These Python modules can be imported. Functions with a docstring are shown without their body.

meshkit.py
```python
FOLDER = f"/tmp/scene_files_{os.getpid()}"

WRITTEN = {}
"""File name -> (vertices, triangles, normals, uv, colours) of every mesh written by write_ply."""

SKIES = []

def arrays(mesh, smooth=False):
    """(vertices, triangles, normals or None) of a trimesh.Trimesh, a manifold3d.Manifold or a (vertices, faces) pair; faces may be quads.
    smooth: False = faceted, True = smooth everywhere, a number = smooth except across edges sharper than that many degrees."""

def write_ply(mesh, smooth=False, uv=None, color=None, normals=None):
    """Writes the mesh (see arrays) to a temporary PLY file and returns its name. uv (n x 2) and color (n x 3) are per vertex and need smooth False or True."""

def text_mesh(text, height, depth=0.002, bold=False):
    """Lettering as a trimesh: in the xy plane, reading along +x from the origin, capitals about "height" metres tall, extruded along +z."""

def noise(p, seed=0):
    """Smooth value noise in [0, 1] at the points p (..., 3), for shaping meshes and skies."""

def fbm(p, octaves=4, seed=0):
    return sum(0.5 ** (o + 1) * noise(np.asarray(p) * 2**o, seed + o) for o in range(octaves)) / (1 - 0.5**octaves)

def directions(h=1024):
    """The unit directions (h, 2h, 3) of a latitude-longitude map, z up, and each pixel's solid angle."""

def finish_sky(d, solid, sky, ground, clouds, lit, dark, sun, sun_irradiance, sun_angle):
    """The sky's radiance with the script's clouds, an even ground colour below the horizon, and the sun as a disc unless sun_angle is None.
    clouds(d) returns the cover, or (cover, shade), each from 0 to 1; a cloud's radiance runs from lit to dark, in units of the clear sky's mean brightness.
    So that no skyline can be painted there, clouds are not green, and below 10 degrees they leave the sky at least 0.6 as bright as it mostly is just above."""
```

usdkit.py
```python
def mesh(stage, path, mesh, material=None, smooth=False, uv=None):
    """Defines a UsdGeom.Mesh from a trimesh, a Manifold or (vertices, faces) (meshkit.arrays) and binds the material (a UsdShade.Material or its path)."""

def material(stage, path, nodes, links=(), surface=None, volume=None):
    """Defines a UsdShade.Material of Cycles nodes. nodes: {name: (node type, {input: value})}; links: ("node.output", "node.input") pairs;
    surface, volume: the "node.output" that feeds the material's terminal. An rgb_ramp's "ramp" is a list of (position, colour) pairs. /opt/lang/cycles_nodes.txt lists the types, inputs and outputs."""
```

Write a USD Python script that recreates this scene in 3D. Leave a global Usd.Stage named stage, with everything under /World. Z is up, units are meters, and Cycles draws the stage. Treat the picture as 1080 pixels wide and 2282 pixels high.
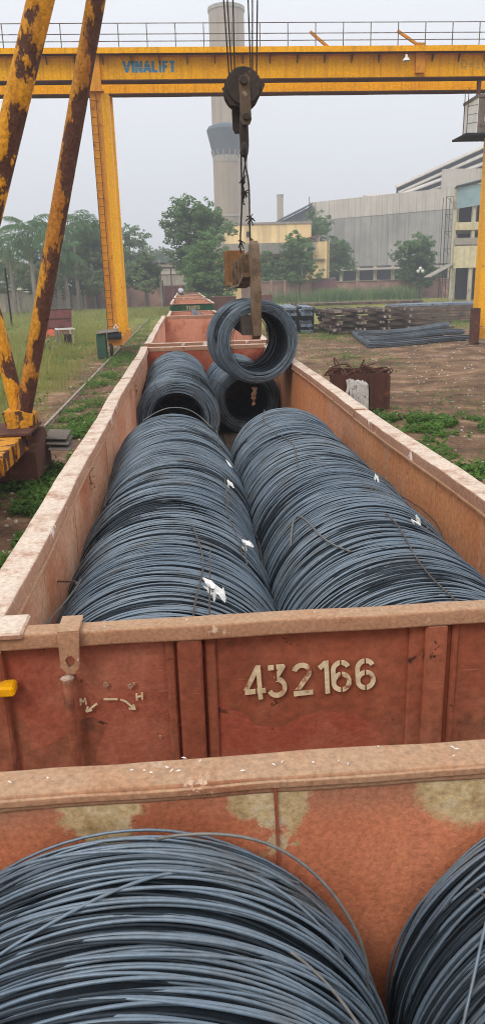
import math, random
import numpy as np, trimesh, usdkit, meshkit
from pxr import Usd, UsdGeom, UsdLux, UsdShade, Gf, Sdf
from shapely.geometry import LineString, Polygon, box as sbox
from shapely.ops import unary_union
import manifold3d as m3

random.seed(7)
stage = Usd.Stage.CreateInMemory()
UsdGeom.SetStageUpAxis(stage, UsdGeom.Tokens.z)
UsdGeom.SetStageMetersPerUnit(stage, 1.0)
W = UsdGeom.Xform.Define(stage, '/World'); stage.SetDefaultPrim(W.GetPrim())
UsdGeom.Scope.Define(stage, '/World/Looks')

# ------------------------------------------------------------------ camera, sky, sun
FPX, YAW, PITCH, ROLL = 1650.0, math.radians(3.86), math.radians(17.37), 0.027
EYE = np.array([0.0, 0.0, 3.65])
EXPOSURE = 0.0
fw = np.array([math.sin(YAW) * math.cos(PITCH), math.cos(YAW) * math.cos(PITCH), -math.sin(PITCH)])
_r = np.array([math.cos(YAW), -math.sin(YAW), 0]); _u = np.cross(_r, fw)
rt = _r * math.cos(ROLL) - _u * math.sin(ROLL); up = _u * math.cos(ROLL) + _r * math.sin(ROLL)
cam = UsdGeom.Camera.Define(stage, '/World/camera')
cam.CreateHorizontalApertureAttr(36.0); cam.CreateVerticalApertureAttr(36.0 * 1024 / 484)
cam.CreateFocalLengthAttr(36.0 * FPX / 1080); cam.CreateClippingRangeAttr(Gf.Vec2f(0.05, 5000))
cam.CreateExposureAttr(EXPOSURE)
cam.AddTransformOp().Set(Gf.Matrix4d(*rt, 0, *up, 0, *(-fw), 0, *EYE, 1))

SUN = np.array([-0.42, -0.62, 0.80]); SUN /= np.linalg.norm(SUN)
SKY_STRENGTH, SKY_CLOUD, SUN_I = 0.1, (5.55, 5.68, 5.98), 0.36
dome = UsdLux.DomeLight.Define(stage, '/World/sky')
skym = usdkit.material(stage, '/World/Looks/overcast_sky', {
    'sky': ('sky_texture', {'sky_type': 'single_scattering', 'sun_disc': False, 'sun_elevation': math.asin(SUN[2]), 'sun_rotation': math.atan2(SUN[0], SUN[1]), 'aerosol_density': 3.0}),
    'tc': ('texture_coordinate', {}), 'mp': ('mapping', {'scale': (1, 1, 2.5)}),
    'n': ('noise_texture', {'scale': 1.3, 'detail': 3.0}), 'rm': ('map_range', {'from_min': 0.3, 'from_max': 0.7, 'to_min': 0.90, 'to_max': 0.98}),
    'mx': ('mix_color', {'b': SKY_CLOUD, 'use_clamp': False}), 'sz': ('separate_xyz', {}), 'ge': ('geometry', {}), 'el': ('map_range', {'from_min': 0.0, 'from_max': -1.0, 'to_min': 1.0, 'to_max': 3.0}), 'br': ('vector_math', {'math_type': 'scale'}), 'bg': ('background_shader', {'strength': SKY_STRENGTH})},
    [('tc.generated', 'mp.vector'), ('mp.vector', 'n.vector'), ('n.fac', 'rm.value'), ('rm.result', 'mx.fac'), ('sky.color', 'mx.a'), ('ge.incoming', 'sz.vector'), ('sz.z', 'el.value'), ('mx.result', 'br.vector1'), ('el.result', 'br.scale'), ('br.vector', 'bg.color')], surface='bg.background')
UsdShade.MaterialBindingAPI.Apply(dome.GetPrim()).Bind(skym)
dome.GetPrim().SetCustomDataByKey('kind', 'structure')
sun = UsdLux.DistantLight.Define(stage, '/World/sun')
sun.CreateIntensityAttr(SUN_I); sun.CreateAngleAttr(20.0); sun.CreateNormalizeAttr(True); sun.CreateColorAttr(Gf.Vec3f(1, 0.96, 0.9))
_z = SUN; _x = np.cross([0, 0, 1.0], _z); _x /= np.linalg.norm(_x); _y = np.cross(_z, _x)
sun.AddTransformOp().Set(Gf.Matrix4d(*_x, 0, *_y, 0, *_z, 0, 0, 0, 60, 1))

def _ray(x, y): return fw + rt * (x - 540) / FPX + up * (1141 - y) / FPX
def at(x, y, Y): d = _ray(x, y); return EYE + d * (Y / d[1])          # photograph pixel -> point on the plane at that distance along the track
def atz(x, y, Z): d = _ray(x, y); return EYE + d * ((Z - EYE[2]) / d[2])

# ------------------------------------------------------------------ helpers
used = {}
def path_of(name, parent=None):
    base = (str(parent.GetPath()) if parent is not None else '/World') + '/' + name
    k = used.get(base, -1) + 1; used[base] = k
    return base if k == 0 else f'{base}_{k:03d}'
def tagp(p, label=None, cat=None, group=None, kind=None):
    for k, v in (('label', label), ('category', cat), ('group', group), ('kind', kind)):
        if v: p.SetCustomDataByKey(k, v)
    return p
def obj(name, mesh, mat, parent=None, smooth=False, label=None, cat=None, group=None, kind=None):
    if isinstance(mesh, list): mesh = join(mesh)
    return tagp(usdkit.mesh(stage, path_of(name, parent), mesh, mat, smooth).GetPrim(), label, cat, group, kind)
def thing(name, label, cat, loc=(0, 0, 0), rz=0, group=None, rx=0, ry=0):
    x = UsdGeom.Xform.Define(stage, path_of(name))
    x.AddTranslateOp().Set(Gf.Vec3d(*map(float, loc)))
    if rz: x.AddRotateZOp().Set(float(rz))
    if rx: x.AddRotateXOp().Set(float(rx))
    if ry: x.AddRotateYOp().Set(float(ry))
    return tagp(x.GetPrim(), label, cat, group)
def dup(src, label, loc, rz=0, group=None, rx=0, ry=0, scale=None):
    c = src.GetCustomData(); name = src.GetName().rstrip('0123456789').rstrip('_')
    p = thing(name, label, c['category'], loc, rz, group or c.get('group'), rx, ry)
    if scale: UsdGeom.Xformable(p).AddScaleOp().Set(Gf.Vec3f(scale, scale, scale))
    p.GetReferences().AddInternalReference(src.GetPath()); p.SetInstanceable(True)
    return p
class MB:
    def __init__(s): s.v, s.f, s.n = [], [], 0
    def add(s, v, f):
        v = np.asarray(v, float); f = np.asarray(f, int)
        if f.shape[1] == 4: f = np.vstack([f[:, [0, 1, 2]], f[:, [0, 2, 3]]])
        s.v.append(v); s.f.append(f + s.n); s.n += len(v)
    def out(s): return np.vstack(s.v), np.vstack(s.f)
def join(ms):
    b = MB()
    for m in ms:
        v, f, _ = meshkit.arrays(m); b.add(v, f)
    return b.out()
def box(lo, hi, ch=0.0):
    lo, hi = np.array(lo, float), np.array(hi, float)
    lo, hi = np.minimum(lo, hi), np.maximum(lo, hi)
    if ch:
        c = min(ch, 0.45 * (hi - lo).min()); pts = []
        for k in range(3):
            for i in np.ndindex(2, 2, 2):
                p = np.where(i, hi, lo).astype(float)
                for j in range(3):
                    if j != k: p[j] += c if i[j] == 0 else -c
                pts.append(p)
        return m3.Manifold.hull_points(np.array(pts))
    v = np.array([[(lo, hi)[i][0], (lo, hi)[j][1], (lo, hi)[k][2]] for i in (0, 1) for j in (0, 1) for k in (0, 1)])
    f = [[0, 1, 3, 2], [4, 6, 7, 5], [0, 4, 5, 1], [2, 3, 7, 6], [0, 2, 6, 4], [1, 5, 7, 3]]
    return v, np.array(f)
def frame_of(d):
    d = d / np.linalg.norm(d); a = np.array([0, 0, 1.0]) if abs(d[2]) < 0.9 else np.array([1.0, 0, 0])
    x = np.cross(a, d); x /= np.linalg.norm(x); return x, np.cross(d, x), d
def bar(p0, p1, w, h, roll=0):                                             # rectangular bar between two points
    p0, p1 = np.asarray(p0, float), np.asarray(p1, float); x, y, d = frame_of(p1 - p0)
    v = [p + x * sx * w / 2 + y * sy * h / 2 for p in (p0, p1) for sx, sy in ((-1, -1), (1, -1), (1, 1), (-1, 1))]
    return np.array(v), np.array([[3, 2, 1, 0], [4, 5, 6, 7], [0, 1, 5, 4], [1, 2, 6, 5], [2, 3, 7, 6], [3, 0, 4, 7]])
def tube(pts, r, n=6, closed=False):
    P = np.asarray(pts, float); m = len(P); r = np.broadcast_to(r, m)
    T = (np.roll(P, -1, 0) - np.roll(P, 1, 0)) if closed else np.gradient(P, axis=0)
    T /= np.maximum(np.linalg.norm(T, axis=1, keepdims=True), 1e-9)
    X = np.zeros_like(P); x = frame_of(T[0])[0]
    for i in range(m):
        x = x - T[i] * (x @ T[i]); x /= np.linalg.norm(x); X[i] = x
    Yv = np.cross(T, X); a = np.arange(n) * 2 * np.pi / n
    V = P[:, None] + r[:, None, None] * (np.cos(a)[None, :, None] * X[:, None] + np.sin(a)[None, :, None] * Yv[:, None])
    k = np.arange(n); f = []
    for i in range(m if closed else m - 1):
        j = (i + 1) % m
        f.append(np.stack([i * n + k, i * n + (k + 1) % n, j * n + (k + 1) % n, j * n + k], 1))
    f = np.vstack(f); v = V.reshape(-1, 3); f = np.vstack([f[:, [0, 1, 2]], f[:, [0, 2, 3]]])
    if not closed:
        v = np.vstack([v, P[:1], P[-1:]]); c = m * n
        f = np.vstack([f, np.stack([np.full(n, c), (k + 1) % n, k], 1), np.stack([np.full(n, c + 1), (m - 1) * n + k, (m - 1) * n + (k + 1) % n], 1)])
    return v, f
def rod(p0, p1, r0, r1=None, n=10): return tube([p0, p1], [r0, r0 if r1 is None else r1], n)
def lathe(prof, n=24, axis='z', at_=(0, 0, 0)):
    P = np.asarray(prof, float); a = np.arange(n) * 2 * np.pi / n; m = len(P)
    V = np.stack([P[:, None, 0] * np.cos(a), P[:, None, 0] * np.sin(a), np.repeat(P[:, 1:2], n, 1)], -1).reshape(-1, 3)
    k = np.arange(n); f = np.vstack([np.stack([i * n + k, i * n + (k + 1) % n, (i + 1) * n + (k + 1) % n, (i + 1) * n + k], 1) for i in range(m - 1)])
    if axis == 'y': V = V[:, [0, 2, 1]] * [1, 1, -1]
    if axis == 'x': V = V[:, [2, 1, 0]] * [1, 1, -1]
    return V + np.asarray(at_), f
def prism(poly, lo, hi, plane='xz'):                                        # polygon extruded along the remaining axis
    t = trimesh.creation.extrude_polygon(Polygon(poly) if not hasattr(poly, 'geom_type') else poly, hi - lo, engine='earcut'); v, f = np.array(t.vertices), np.array(t.faces)
    if plane == 'xz': v = np.stack([v[:, 0], hi - v[:, 2], v[:, 1]], 1)
    if plane == 'yz': v = np.stack([lo + v[:, 2], v[:, 0], v[:, 1]], 1)
    if plane == 'xy': v = v + [0, 0, lo]
    return v, f
def slab(o, u, v, n, th, nu, nv, amp=0.0, sc=1.5, seed=0, edge=True):         # dented plate: front face at o + u s + v t, thickness th against n
    o, u, v, n = (np.asarray(a, float) for a in (o, u, v, n)); n = n / np.linalg.norm(n)
    s, t = np.meshgrid(np.linspace(0, 1, nu), np.linspace(0, 1, nv), indexing='ij')
    P = o + s[..., None] * u + t[..., None] * v
    d = (meshkit.fbm(P * sc + seed * 7.3, 3, seed) - 0.5) * 2 * amp
    if edge: d = d * np.minimum(1, 6 * np.minimum(np.minimum(s, 1 - s), np.minimum(t, 1 - t)) + 0.15)
    A = (P + n * d[..., None]).reshape(-1, 3); B = (P + n * (d[..., None] - th)).reshape(-1, 3)
    i = np.arange(nu * nv).reshape(nu, nv); q = np.stack([i[:-1, :-1], i[1:, :-1], i[1:, 1:], i[:-1, 1:]], -1).reshape(-1, 4)
    flip = np.dot(np.cross(u, v), n) < 0; N = nu * nv
    ring = np.concatenate([i[:-1, 0], i[-1, :-1], i[:0:-1, -1], i[0, :0:-1]]); r2 = np.roll(ring, -1)
    side = np.stack([ring, ring + N, r2 + N, r2], 1)
    f = np.vstack([q, q[:, ::-1] + N, side])
    if flip: f = f[:, ::-1]
    return np.vstack([A, B]), f
def beam(p0, p1, w, h, seg=30, amp=0.006, seed=0, sc=4.0, up_=(0, 0, 1), bend=None, ch=0.011):  # worn rim beam, top centre line p0-p1
    p0, p1 = np.asarray(p0, float), np.asarray(p1, float); d = p1 - p0; L = np.linalg.norm(d); d = d / L
    z = np.asarray(up_, float); x = np.cross(d, z); x /= np.linalg.norm(x)
    prof = []
    for cx, cy, a0 in ((w / 2 - ch, -ch, 0), (-w / 2 + ch, -ch, 90), (-w / 2 + ch, -h + ch, 180), (w / 2 - ch, -h + ch, 270)):
        for a in (0, 45, 90): prof.append((cx + ch * math.cos(math.radians(a0 + a)), cy + ch * math.sin(math.radians(a0 + a))))
    prof.insert(3, (w / 6, 0)); prof.insert(4, (-w / 6, 0)); prof = np.array(prof); n = len(prof)
    t = np.linspace(0, 1, seg + 1); C = p0 + t[:, None] * (p1 - p0)
    if bend is not None: C = C + np.array([bend(a) for a in t])
    V = C[:, None] + prof[None, :, 0, None] * x + prof[None, :, 1, None] * z
    V = V + (np.stack([meshkit.fbm(V * sc + k * 31.7 + seed, 3, seed + k) for k in range(3)], -1) - 0.5) * 2 * amp
    k = np.arange(n); f = np.vstack([np.stack([i * n + k, i * n + (k + 1) % n, (i + 1) * n + (k + 1) % n, (i + 1) * n + k], 1) for i in range(seg)])
    v = V.reshape(-1, 3); c0, c1 = V[0].mean(0), V[-1].mean(0); N = len(v)
    f = np.vstack([f[:, [0, 1, 2]], f[:, [0, 2, 3]], np.stack([np.full(n, N), (k + 1) % n, k], 1), np.stack([np.full(n, N + 1), seg * n + k, seg * n + (k + 1) % n], 1)])
    return np.vstack([v, c0, c1]), f[:, ::-1]
def move(m, loc=(0, 0, 0), rz=0.0, rx=0.0, ry=0.0, s=1.0):
    v, f, _ = meshkit.arrays(m); v = v * s
    for a, (i, j) in ((rx, (1, 2)), (ry, (2, 0)), (rz, (0, 1))):
        if a:
            c, q = math.cos(a), math.sin(a); vi, vj = v[:, i].copy(), v[:, j].copy(); v[:, i], v[:, j] = c * vi - q * vj, q * vi + c * vj
    return v + np.asarray(loc), f

# ------------------------------------------------------------------ materials
def lin(r, g, b, k=1.0):
    return tuple(k * ((c / 255 / 12.92) if c / 255 < 0.04045 else ((c / 255 + 0.055) / 1.055) ** 2.4) for c in (r, g, b))
def surf(name, base, alt=None, spot=None, lo=0.55, hi=0.65, sc=1.5, spot_sc=3.0, rough=0.8, bump=0.3, bump_sc=30.0, streak=None, streak_amt=0.5, streak_sc=(6, 6, 0.5), dust=None, dust_amt=0.7, metal=0.0, fine=0.25, stretch=(1, 1, 1), spec=0.3, island=0.0, bdist=0.01, spot_bump=0.0, side=None, chips=None, scr=None):
    alt = alt or tuple(c * 0.7 for c in base)
    N = {'g': ('geometry', {}), 'm0': ('mapping', {'scale': stretch}), 'n1': ('noise_texture', {'scale': sc, 'detail': 6.0, 'roughness': 0.6}), 'r1': ('map_range', {'from_min': 0.35, 'from_max': 0.65}),
         'mx1': ('mix_color', {'a': base, 'b': alt}), 'nf': ('noise_texture', {'scale': bump_sc, 'detail': 5.0, 'roughness': 0.65}),
         'rf': ('map_range', {'from_min': 0.3, 'from_max': 0.7, 'to_min': 1 - fine, 'to_max': 1 + fine}), 'vf': ('vector_math', {'math_type': 'scale'}),
         'b': ('bump', {'strength': bump, 'distance': bdist}), 'p': ('principled_bsdf', {'roughness': rough, 'metallic': metal, 'specular_ior_level': spec})}
    K = [('g.position', 'm0.vector'), ('m0.vector', 'n1.vector'), ('n1.fac', 'r1.value'), ('r1.result', 'mx1.fac'), ('g.position', 'nf.vector'), ('nf.fac', 'rf.value')]
    c = 'mx1.result'; h = 'nf.fac'
    if streak:
        N.update({'ms': ('mapping', {'scale': streak_sc}), 'ns': ('noise_texture', {'scale': 1.0, 'detail': 4.0, 'roughness': 0.6}), 'rs': ('map_range', {'from_min': 0.5, 'from_max': 0.72, 'to_min': 0, 'to_max': streak_amt}), 'mx2': ('mix_color', {'b': streak})})
        K += [('g.position', 'ms.vector'), ('ms.vector', 'ns.vector'), ('ns.fac', 'rs.value'), ('rs.result', 'mx2.fac'), (c, 'mx2.a')]; c = 'mx2.result'
    if spot:
        N.update({'n3': ('noise_texture', {'scale': spot_sc, 'detail': 8.0, 'roughness': 0.62}), 'r3': ('map_range', {'from_min': lo, 'from_max': hi}), 'mx3': ('mix_color', {'b': spot})})
        K += [('m0.vector', 'n3.vector'), (('n3.fac' if not side else 'sd.value'), 'r3.value'), ('r3.result', 'mx3.fac'), (c, 'mx3.a')]; c = 'mx3.result'
        if side:
            N.update({'dn': ('vector_math', {'math_type': 'dot_product', 'vector2': side}), 'sd': ('math', {'math_type': 'add'})}); K += [('g.true_normal', 'dn.vector1'), ('n3.fac', 'sd.value1'), ('dn.value', 'sd.value2')]
        if spot_bump:
            N['hb'] = ('math', {'math_type': 'multiply_add', 'value2': spot_bump}); K += [('r3.result', 'hb.value1'), ('nf.fac', 'hb.value3')]; h = 'hb.value'
    if scr:
        N.update({'m6': ('mapping', {'scale': (4, 4, 60), 'rotation': (0.12, 0.2, 0)}), 'n6': ('noise_texture', {'scale': 1.0, 'detail': 3.0, 'roughness': 0.5}), 'r6': ('map_range', {'from_min': 0.69, 'from_max': 0.73, 'to_max': 0.45}), 'mx6': ('mix_color', {'b': scr}), 'n7': ('noise_texture', {'scale': 1.2, 'detail': 8.0, 'roughness': 0.7}), 'r7': ('map_range', {'from_min': 0.5, 'from_max': 0.64, 'to_max': 0.45}), 'mx7': ('mix_color', {'b': scr})})
        K += [('g.position', 'm6.vector'), ('m6.vector', 'n6.vector'), ('n6.fac', 'r6.value'), ('r6.result', 'mx6.fac'), (c, 'mx6.a'), ('g.position', 'n7.vector'), ('n7.fac', 'r7.value'), ('r7.result', 'mx7.fac'), ('mx6.result', 'mx7.a')]; c = 'mx7.result'
    if chips:
        cc, csc, clo = chips
        N.update({'n5': ('noise_texture', {'scale': csc, 'detail': 8.0, 'roughness': 0.7, 'distortion': 0.4}), 'r5': ('map_range', {'from_min': clo, 'from_max': clo + 0.03, 'to_max': 0.85}), 'mx5': ('mix_color', {'b': cc})})
        K += [('g.position', 'n5.vector'), ('n5.fac', 'r5.value'), ('r5.result', 'mx5.fac'), (c, 'mx5.a')]; c = 'mx5.result'
    if dust:
        N.update({'sx': ('separate_xyz', {}), 'rd': ('map_range', {'from_min': 0.35, 'from_max': 0.9, 'to_min': 0, 'to_max': dust_amt}), 'nd': ('noise_texture', {'scale': 5.0, 'detail': 7.0, 'roughness': 0.7}),
                  'rn': ('map_range', {'from_min': 0.3, 'from_max': 0.55}), 'md': ('math', {'math_type': 'multiply'}), 'mx4': ('mix_color', {'b': dust})})
        K += [('g.true_normal', 'sx.vector'), ('sx.z', 'rd.value'), ('g.position', 'nd.vector'), ('nd.fac', 'rn.value'), ('rd.result', 'md.value1'), ('rn.result', 'md.value2'), ('md.value', 'mx4.fac'), (c, 'mx4.a')]; c = 'mx4.result'
    if island:
        N.update({'ri': ('map_range', {'to_min': 1 - island, 'to_max': 1 + island}), 'vi': ('vector_math', {'math_type': 'scale'})})
        K += [('g.random_per_island', 'ri.value'), (c, 'vi.vector1'), ('ri.result', 'vi.scale')]; c = 'vi.vector'
    K += [(c, 'vf.vector1'), ('rf.result', 'vf.scale'), ('vf.vector', 'p.base_color'), (h, 'b.height'), ('b.normal', 'p.normal')]
    return usdkit.material(stage, '/World/Looks/' + name, N, K, surface='p.BSDF')
def leafmat(name, c1, c2, trans=0.35):
    return usdkit.material(stage, '/World/Looks/' + name, {
        'g': ('geometry', {}), 'n': ('noise_texture', {'scale': 0.6, 'detail': 3.0}), 'ad': ('math', {'math_type': 'multiply_add', 'value2': 0.5}), 'r': ('map_range', {'from_min': 0.3, 'from_max': 1.1}), 'mx': ('mix_color', {'a': c1, 'b': c2}),
        'd': ('principled_bsdf', {'roughness': 0.6, 'specular_ior_level': 0.25}), 't': ('translucent_bsdf', {}), 'm': ('mix_closure', {'fac': trans})},
        [('g.position', 'n.vector'), ('g.random_per_island', 'ad.value1'), ('n.fac', 'ad.value3'), ('ad.value', 'r.value'), ('r.result', 'mx.fac'), ('mx.result', 'd.base_color'), ('mx.result', 't.color'), ('d.BSDF', 'm.closure1'), ('t.BSDF', 'm.closure2')], surface='m.closure')

ORD = ['lowest', 'second', 'third', 'fourth', 'fifth', 'sixth', 'seventh', 'eighth', 'ninth', 'tenth']
M = {}
M['paint_red'] = surf('wagon_red_paint', lin(150, 82, 56), lin(126, 66, 46), spot=lin(78, 48, 36), lo=0.58, hi=0.68, sc=1.3, spot_sc=3.5, streak=lin(165, 110, 82), streak_amt=0.3, bump=0.45, bump_sc=22, rough=0.75, dust=lin(150, 110, 88), chips=(lin(74, 42, 32), 9.0, 0.63), scr=lin(168, 112, 84))
M['paint_red_in'] = surf('wagon_inner_red', lin(158, 80, 58), lin(138, 66, 48), spot=lin(112, 58, 42), lo=0.55, hi=0.72, sc=1.1, spot_sc=2.2, streak=lin(176, 100, 76), streak_amt=0.3, bump=0.5, bump_sc=38, rough=0.7, fine=0.2, chips=(lin(96, 54, 40), 11.0, 0.64), scr=lin(186, 124, 96))
M['inner_dusty'] = surf('wagon_inner_dusty_rust', lin(188, 140, 110), lin(178, 122, 92), spot=lin(164, 98, 64), lo=0.46, hi=0.66, sc=0.8, spot_sc=1.4, streak=lin(186, 152, 126), streak_amt=0.6, streak_sc=(13, 13, 0.7), bump=0.45, bump_sc=25, rough=0.85, chips=(lin(112, 70, 48), 7.0, 0.63), scr=lin(200, 166, 138))
M['inner_orange'] = surf('wagon_inner_orange_rust', lin(194, 130, 86), lin(180, 112, 70), spot=lin(166, 112, 90), lo=0.48, hi=0.68, sc=0.8, spot_sc=1.2, streak=lin(196, 146, 106), streak_amt=0.6, streak_sc=(13, 13, 0.7), bump=0.45, bump_sc=25, rough=0.85, chips=(lin(112, 66, 40), 7.0, 0.63), scr=lin(200, 156, 120))
M['inner_far'] = surf('wagon_inner_pink_rust', lin(206, 146, 118), lin(192, 128, 100), spot=lin(172, 112, 86), sc=0.8, spot_sc=1.5, streak=lin(190, 140, 118), streak_amt=0.5, rough=0.85, chips=(lin(130, 84, 62), 5.0, 0.64))
M['rim'] = surf('rim_dusty_steel', lin(152, 108, 84), lin(164, 126, 102), spot=lin(142, 80, 58), lo=0.55, hi=0.66, sc=2.0, spot_sc=4.5, dust=lin(204, 186, 168), dust_amt=0.95, bump=0.5, bump_sc=45, rough=0.9, bdist=0.008, chips=(lin(222, 208, 194), 4.5, 0.585))
M['rim_sand'] = surf('rim_sandy_steel', lin(160, 114, 84), lin(168, 128, 98), spot=lin(142, 88, 62), lo=0.56, hi=0.72, sc=2.0, spot_sc=3.5, dust=lin(166, 134, 106), dust_amt=0.85, bump=0.5, bump_sc=60, rough=0.92, bdist=0.006, chips=(lin(200, 172, 148), 7.0, 0.62))
M['green'] = surf('wagon_green_paint', lin(44, 92, 62), lin(36, 74, 52), spot=lin(98, 72, 52), lo=0.6, hi=0.7, dust=lin(150, 130, 110))
M['floor'] = surf('wagon_floor_boards', lin(128, 106, 86), lin(100, 80, 64), spot=lin(70, 54, 44), sc=3, spot_sc=5, bump=0.5)
M['under'] = surf('dark_underframe', lin(58, 46, 40), lin(40, 34, 30), rough=0.9)
M['white_paint'] = surf('worn_white_stencil', lin(214, 196, 160), lin(200, 176, 138), spot=lin(150, 92, 66), lo=0.56, hi=0.64, sc=4, spot_sc=16, rough=0.8, bump=0.2)
M['wire'] = surf('wire_rod_steel', lin(160, 176, 188), lin(134, 153, 170), spot=lin(128, 130, 130), lo=0.5, hi=0.72, sc=0.9, spot_sc=5, rough=0.45, metal=0.3, bump=0.06, bump_sc=60, fine=0.16, island=0.5, spec=0.5)
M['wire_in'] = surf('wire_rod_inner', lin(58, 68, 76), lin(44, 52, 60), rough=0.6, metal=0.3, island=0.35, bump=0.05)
M['tie'] = surf('tie_wire', lin(92, 84, 78), lin(72, 66, 62), rough=0.6, metal=0.3)
M['strand'] = surf('loose_strand', lin(120, 116, 110), lin(96, 94, 92), rough=0.5, metal=0.4)
M['paper'] = surf('white_paper', lin(232, 230, 226), lin(214, 212, 208), spot=lin(120, 124, 130), lo=0.62, hi=0.66, spot_sc=60, rough=0.9, bump=0.1)
M['yellow'] = surf('crane_yellow', lin(240, 172, 4), lin(230, 160, 4), spot=lin(160, 100, 24), lo=0.66, hi=0.74, sc=0.5, spot_sc=1.8, streak=lin(150, 104, 40), streak_amt=0.5, streak_sc=(6, 6, 0.22), rough=0.7, spec=0.12, bump=0.1, bump_sc=14)
M['yellow2'] = surf('crane_leg_yellow', lin(240, 172, 6), lin(228, 160, 8), spot=lin(150, 98, 40), lo=0.66, hi=0.74, sc=0.5, spot_sc=2.4, streak=lin(176, 122, 40), streak_amt=0.4, streak_sc=(4, 4, 0.15), rough=0.5, bump=0.1, bump_sc=14)
M['orange'] = surf('crane_leg_orange', lin(214, 142, 22), lin(200, 128, 24), spot=lin(138, 84, 38), lo=0.6, hi=0.72, spot_sc=2.4, streak=lin(150, 96, 44), streak_amt=0.5, streak_sc=(4, 4, 0.15), rough=0.6)
M['rusty_yellow'] = surf('flaking_yellow_paint', lin(220, 152, 20), lin(200, 134, 24), spot=lin(84, 50, 34), lo=0.57, hi=0.60, sc=0.9, spot_sc=3.2, stretch=(1, 1, 0.55), side=(0.09, -0.04, 0.0), rough=0.65, bump=0.5, bump_sc=16, fine=0.3, streak=lin(150, 88, 40), streak_amt=0.6, streak_sc=(5, 5, 0.5), spot_bump=-1.2, bdist=0.015)
M['very_rusty'] = surf('very_rusty_pipe', lin(196, 136, 34), lin(170, 106, 36), spot=lin(88, 52, 36), lo=0.49, hi=0.52, sc=0.9, spot_sc=3.0, stretch=(1, 1, 0.45), side=(0.13, -0.02, 0.0), rough=0.7, bump=0.6, bump_sc=16, fine=0.35, spot_bump=-1.2, bdist=0.015, streak=lin(140, 78, 40), streak_amt=0.6)
M['rust'] = surf('brown_rust', lin(96, 58, 42), lin(72, 44, 36), spot=lin(128, 78, 50), lo=0.55, hi=0.7, rough=0.9, bump=0.5)
M['hook'] = surf('worn_hook_steel', lin(126, 104, 82), lin(104, 84, 66), spot=lin(78, 58, 44), lo=0.5, hi=0.7, sc=3, spot_sc=5, rough=0.6, metal=0.2, bump=0.3)
M['cw'] = surf('counterweight_rust', lin(130, 90, 52), lin(98, 68, 44), spot=lin(72, 50, 38), lo=0.52, hi=0.66, sc=3, spot_sc=3, rough=0.8)
M['grease'] = surf('greasy_steel', lin(66, 54, 45), lin(48, 40, 35), spot=lin(96, 80, 66), lo=0.58, hi=0.7, sc=5, spot_sc=8, rough=0.55, metal=0.3)
M['strap'] = surf('worn_strap_steel', lin(104, 84, 66), lin(76, 62, 50), spot=lin(140, 120, 98), lo=0.6, hi=0.66, sc=5, spot_sc=9, rough=0.5, metal=0.3)
M['black'] = surf('dark_rope', lin(48, 44, 42), lin(34, 32, 32), rough=0.8)
M['blue'] = surf('blue_letter_paint', lin(64, 134, 170), lin(54, 120, 156), spot=lin(204, 158, 50), lo=0.64, hi=0.68, spot_sc=3.0, rough=0.6)
M['grey_letter'] = surf('grey_letter_paint', lin(170, 150, 100), lin(160, 136, 84), spot=lin(206, 158, 40), lo=0.56, hi=0.62, spot_sc=3.0)
M['white'] = surf('white_enamel', lin(226, 226, 222), lin(206, 206, 200), rough=0.5)
M['cabgrey'] = surf('cab_grey_sheet', lin(122, 112, 100), lin(100, 92, 84), spot=lin(92, 64, 48), rough=0.8)
M['maroon'] = surf('maroon_sheet', lin(112, 66, 62), lin(98, 56, 54), spot=lin(80, 50, 46), rough=0.85)
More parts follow.
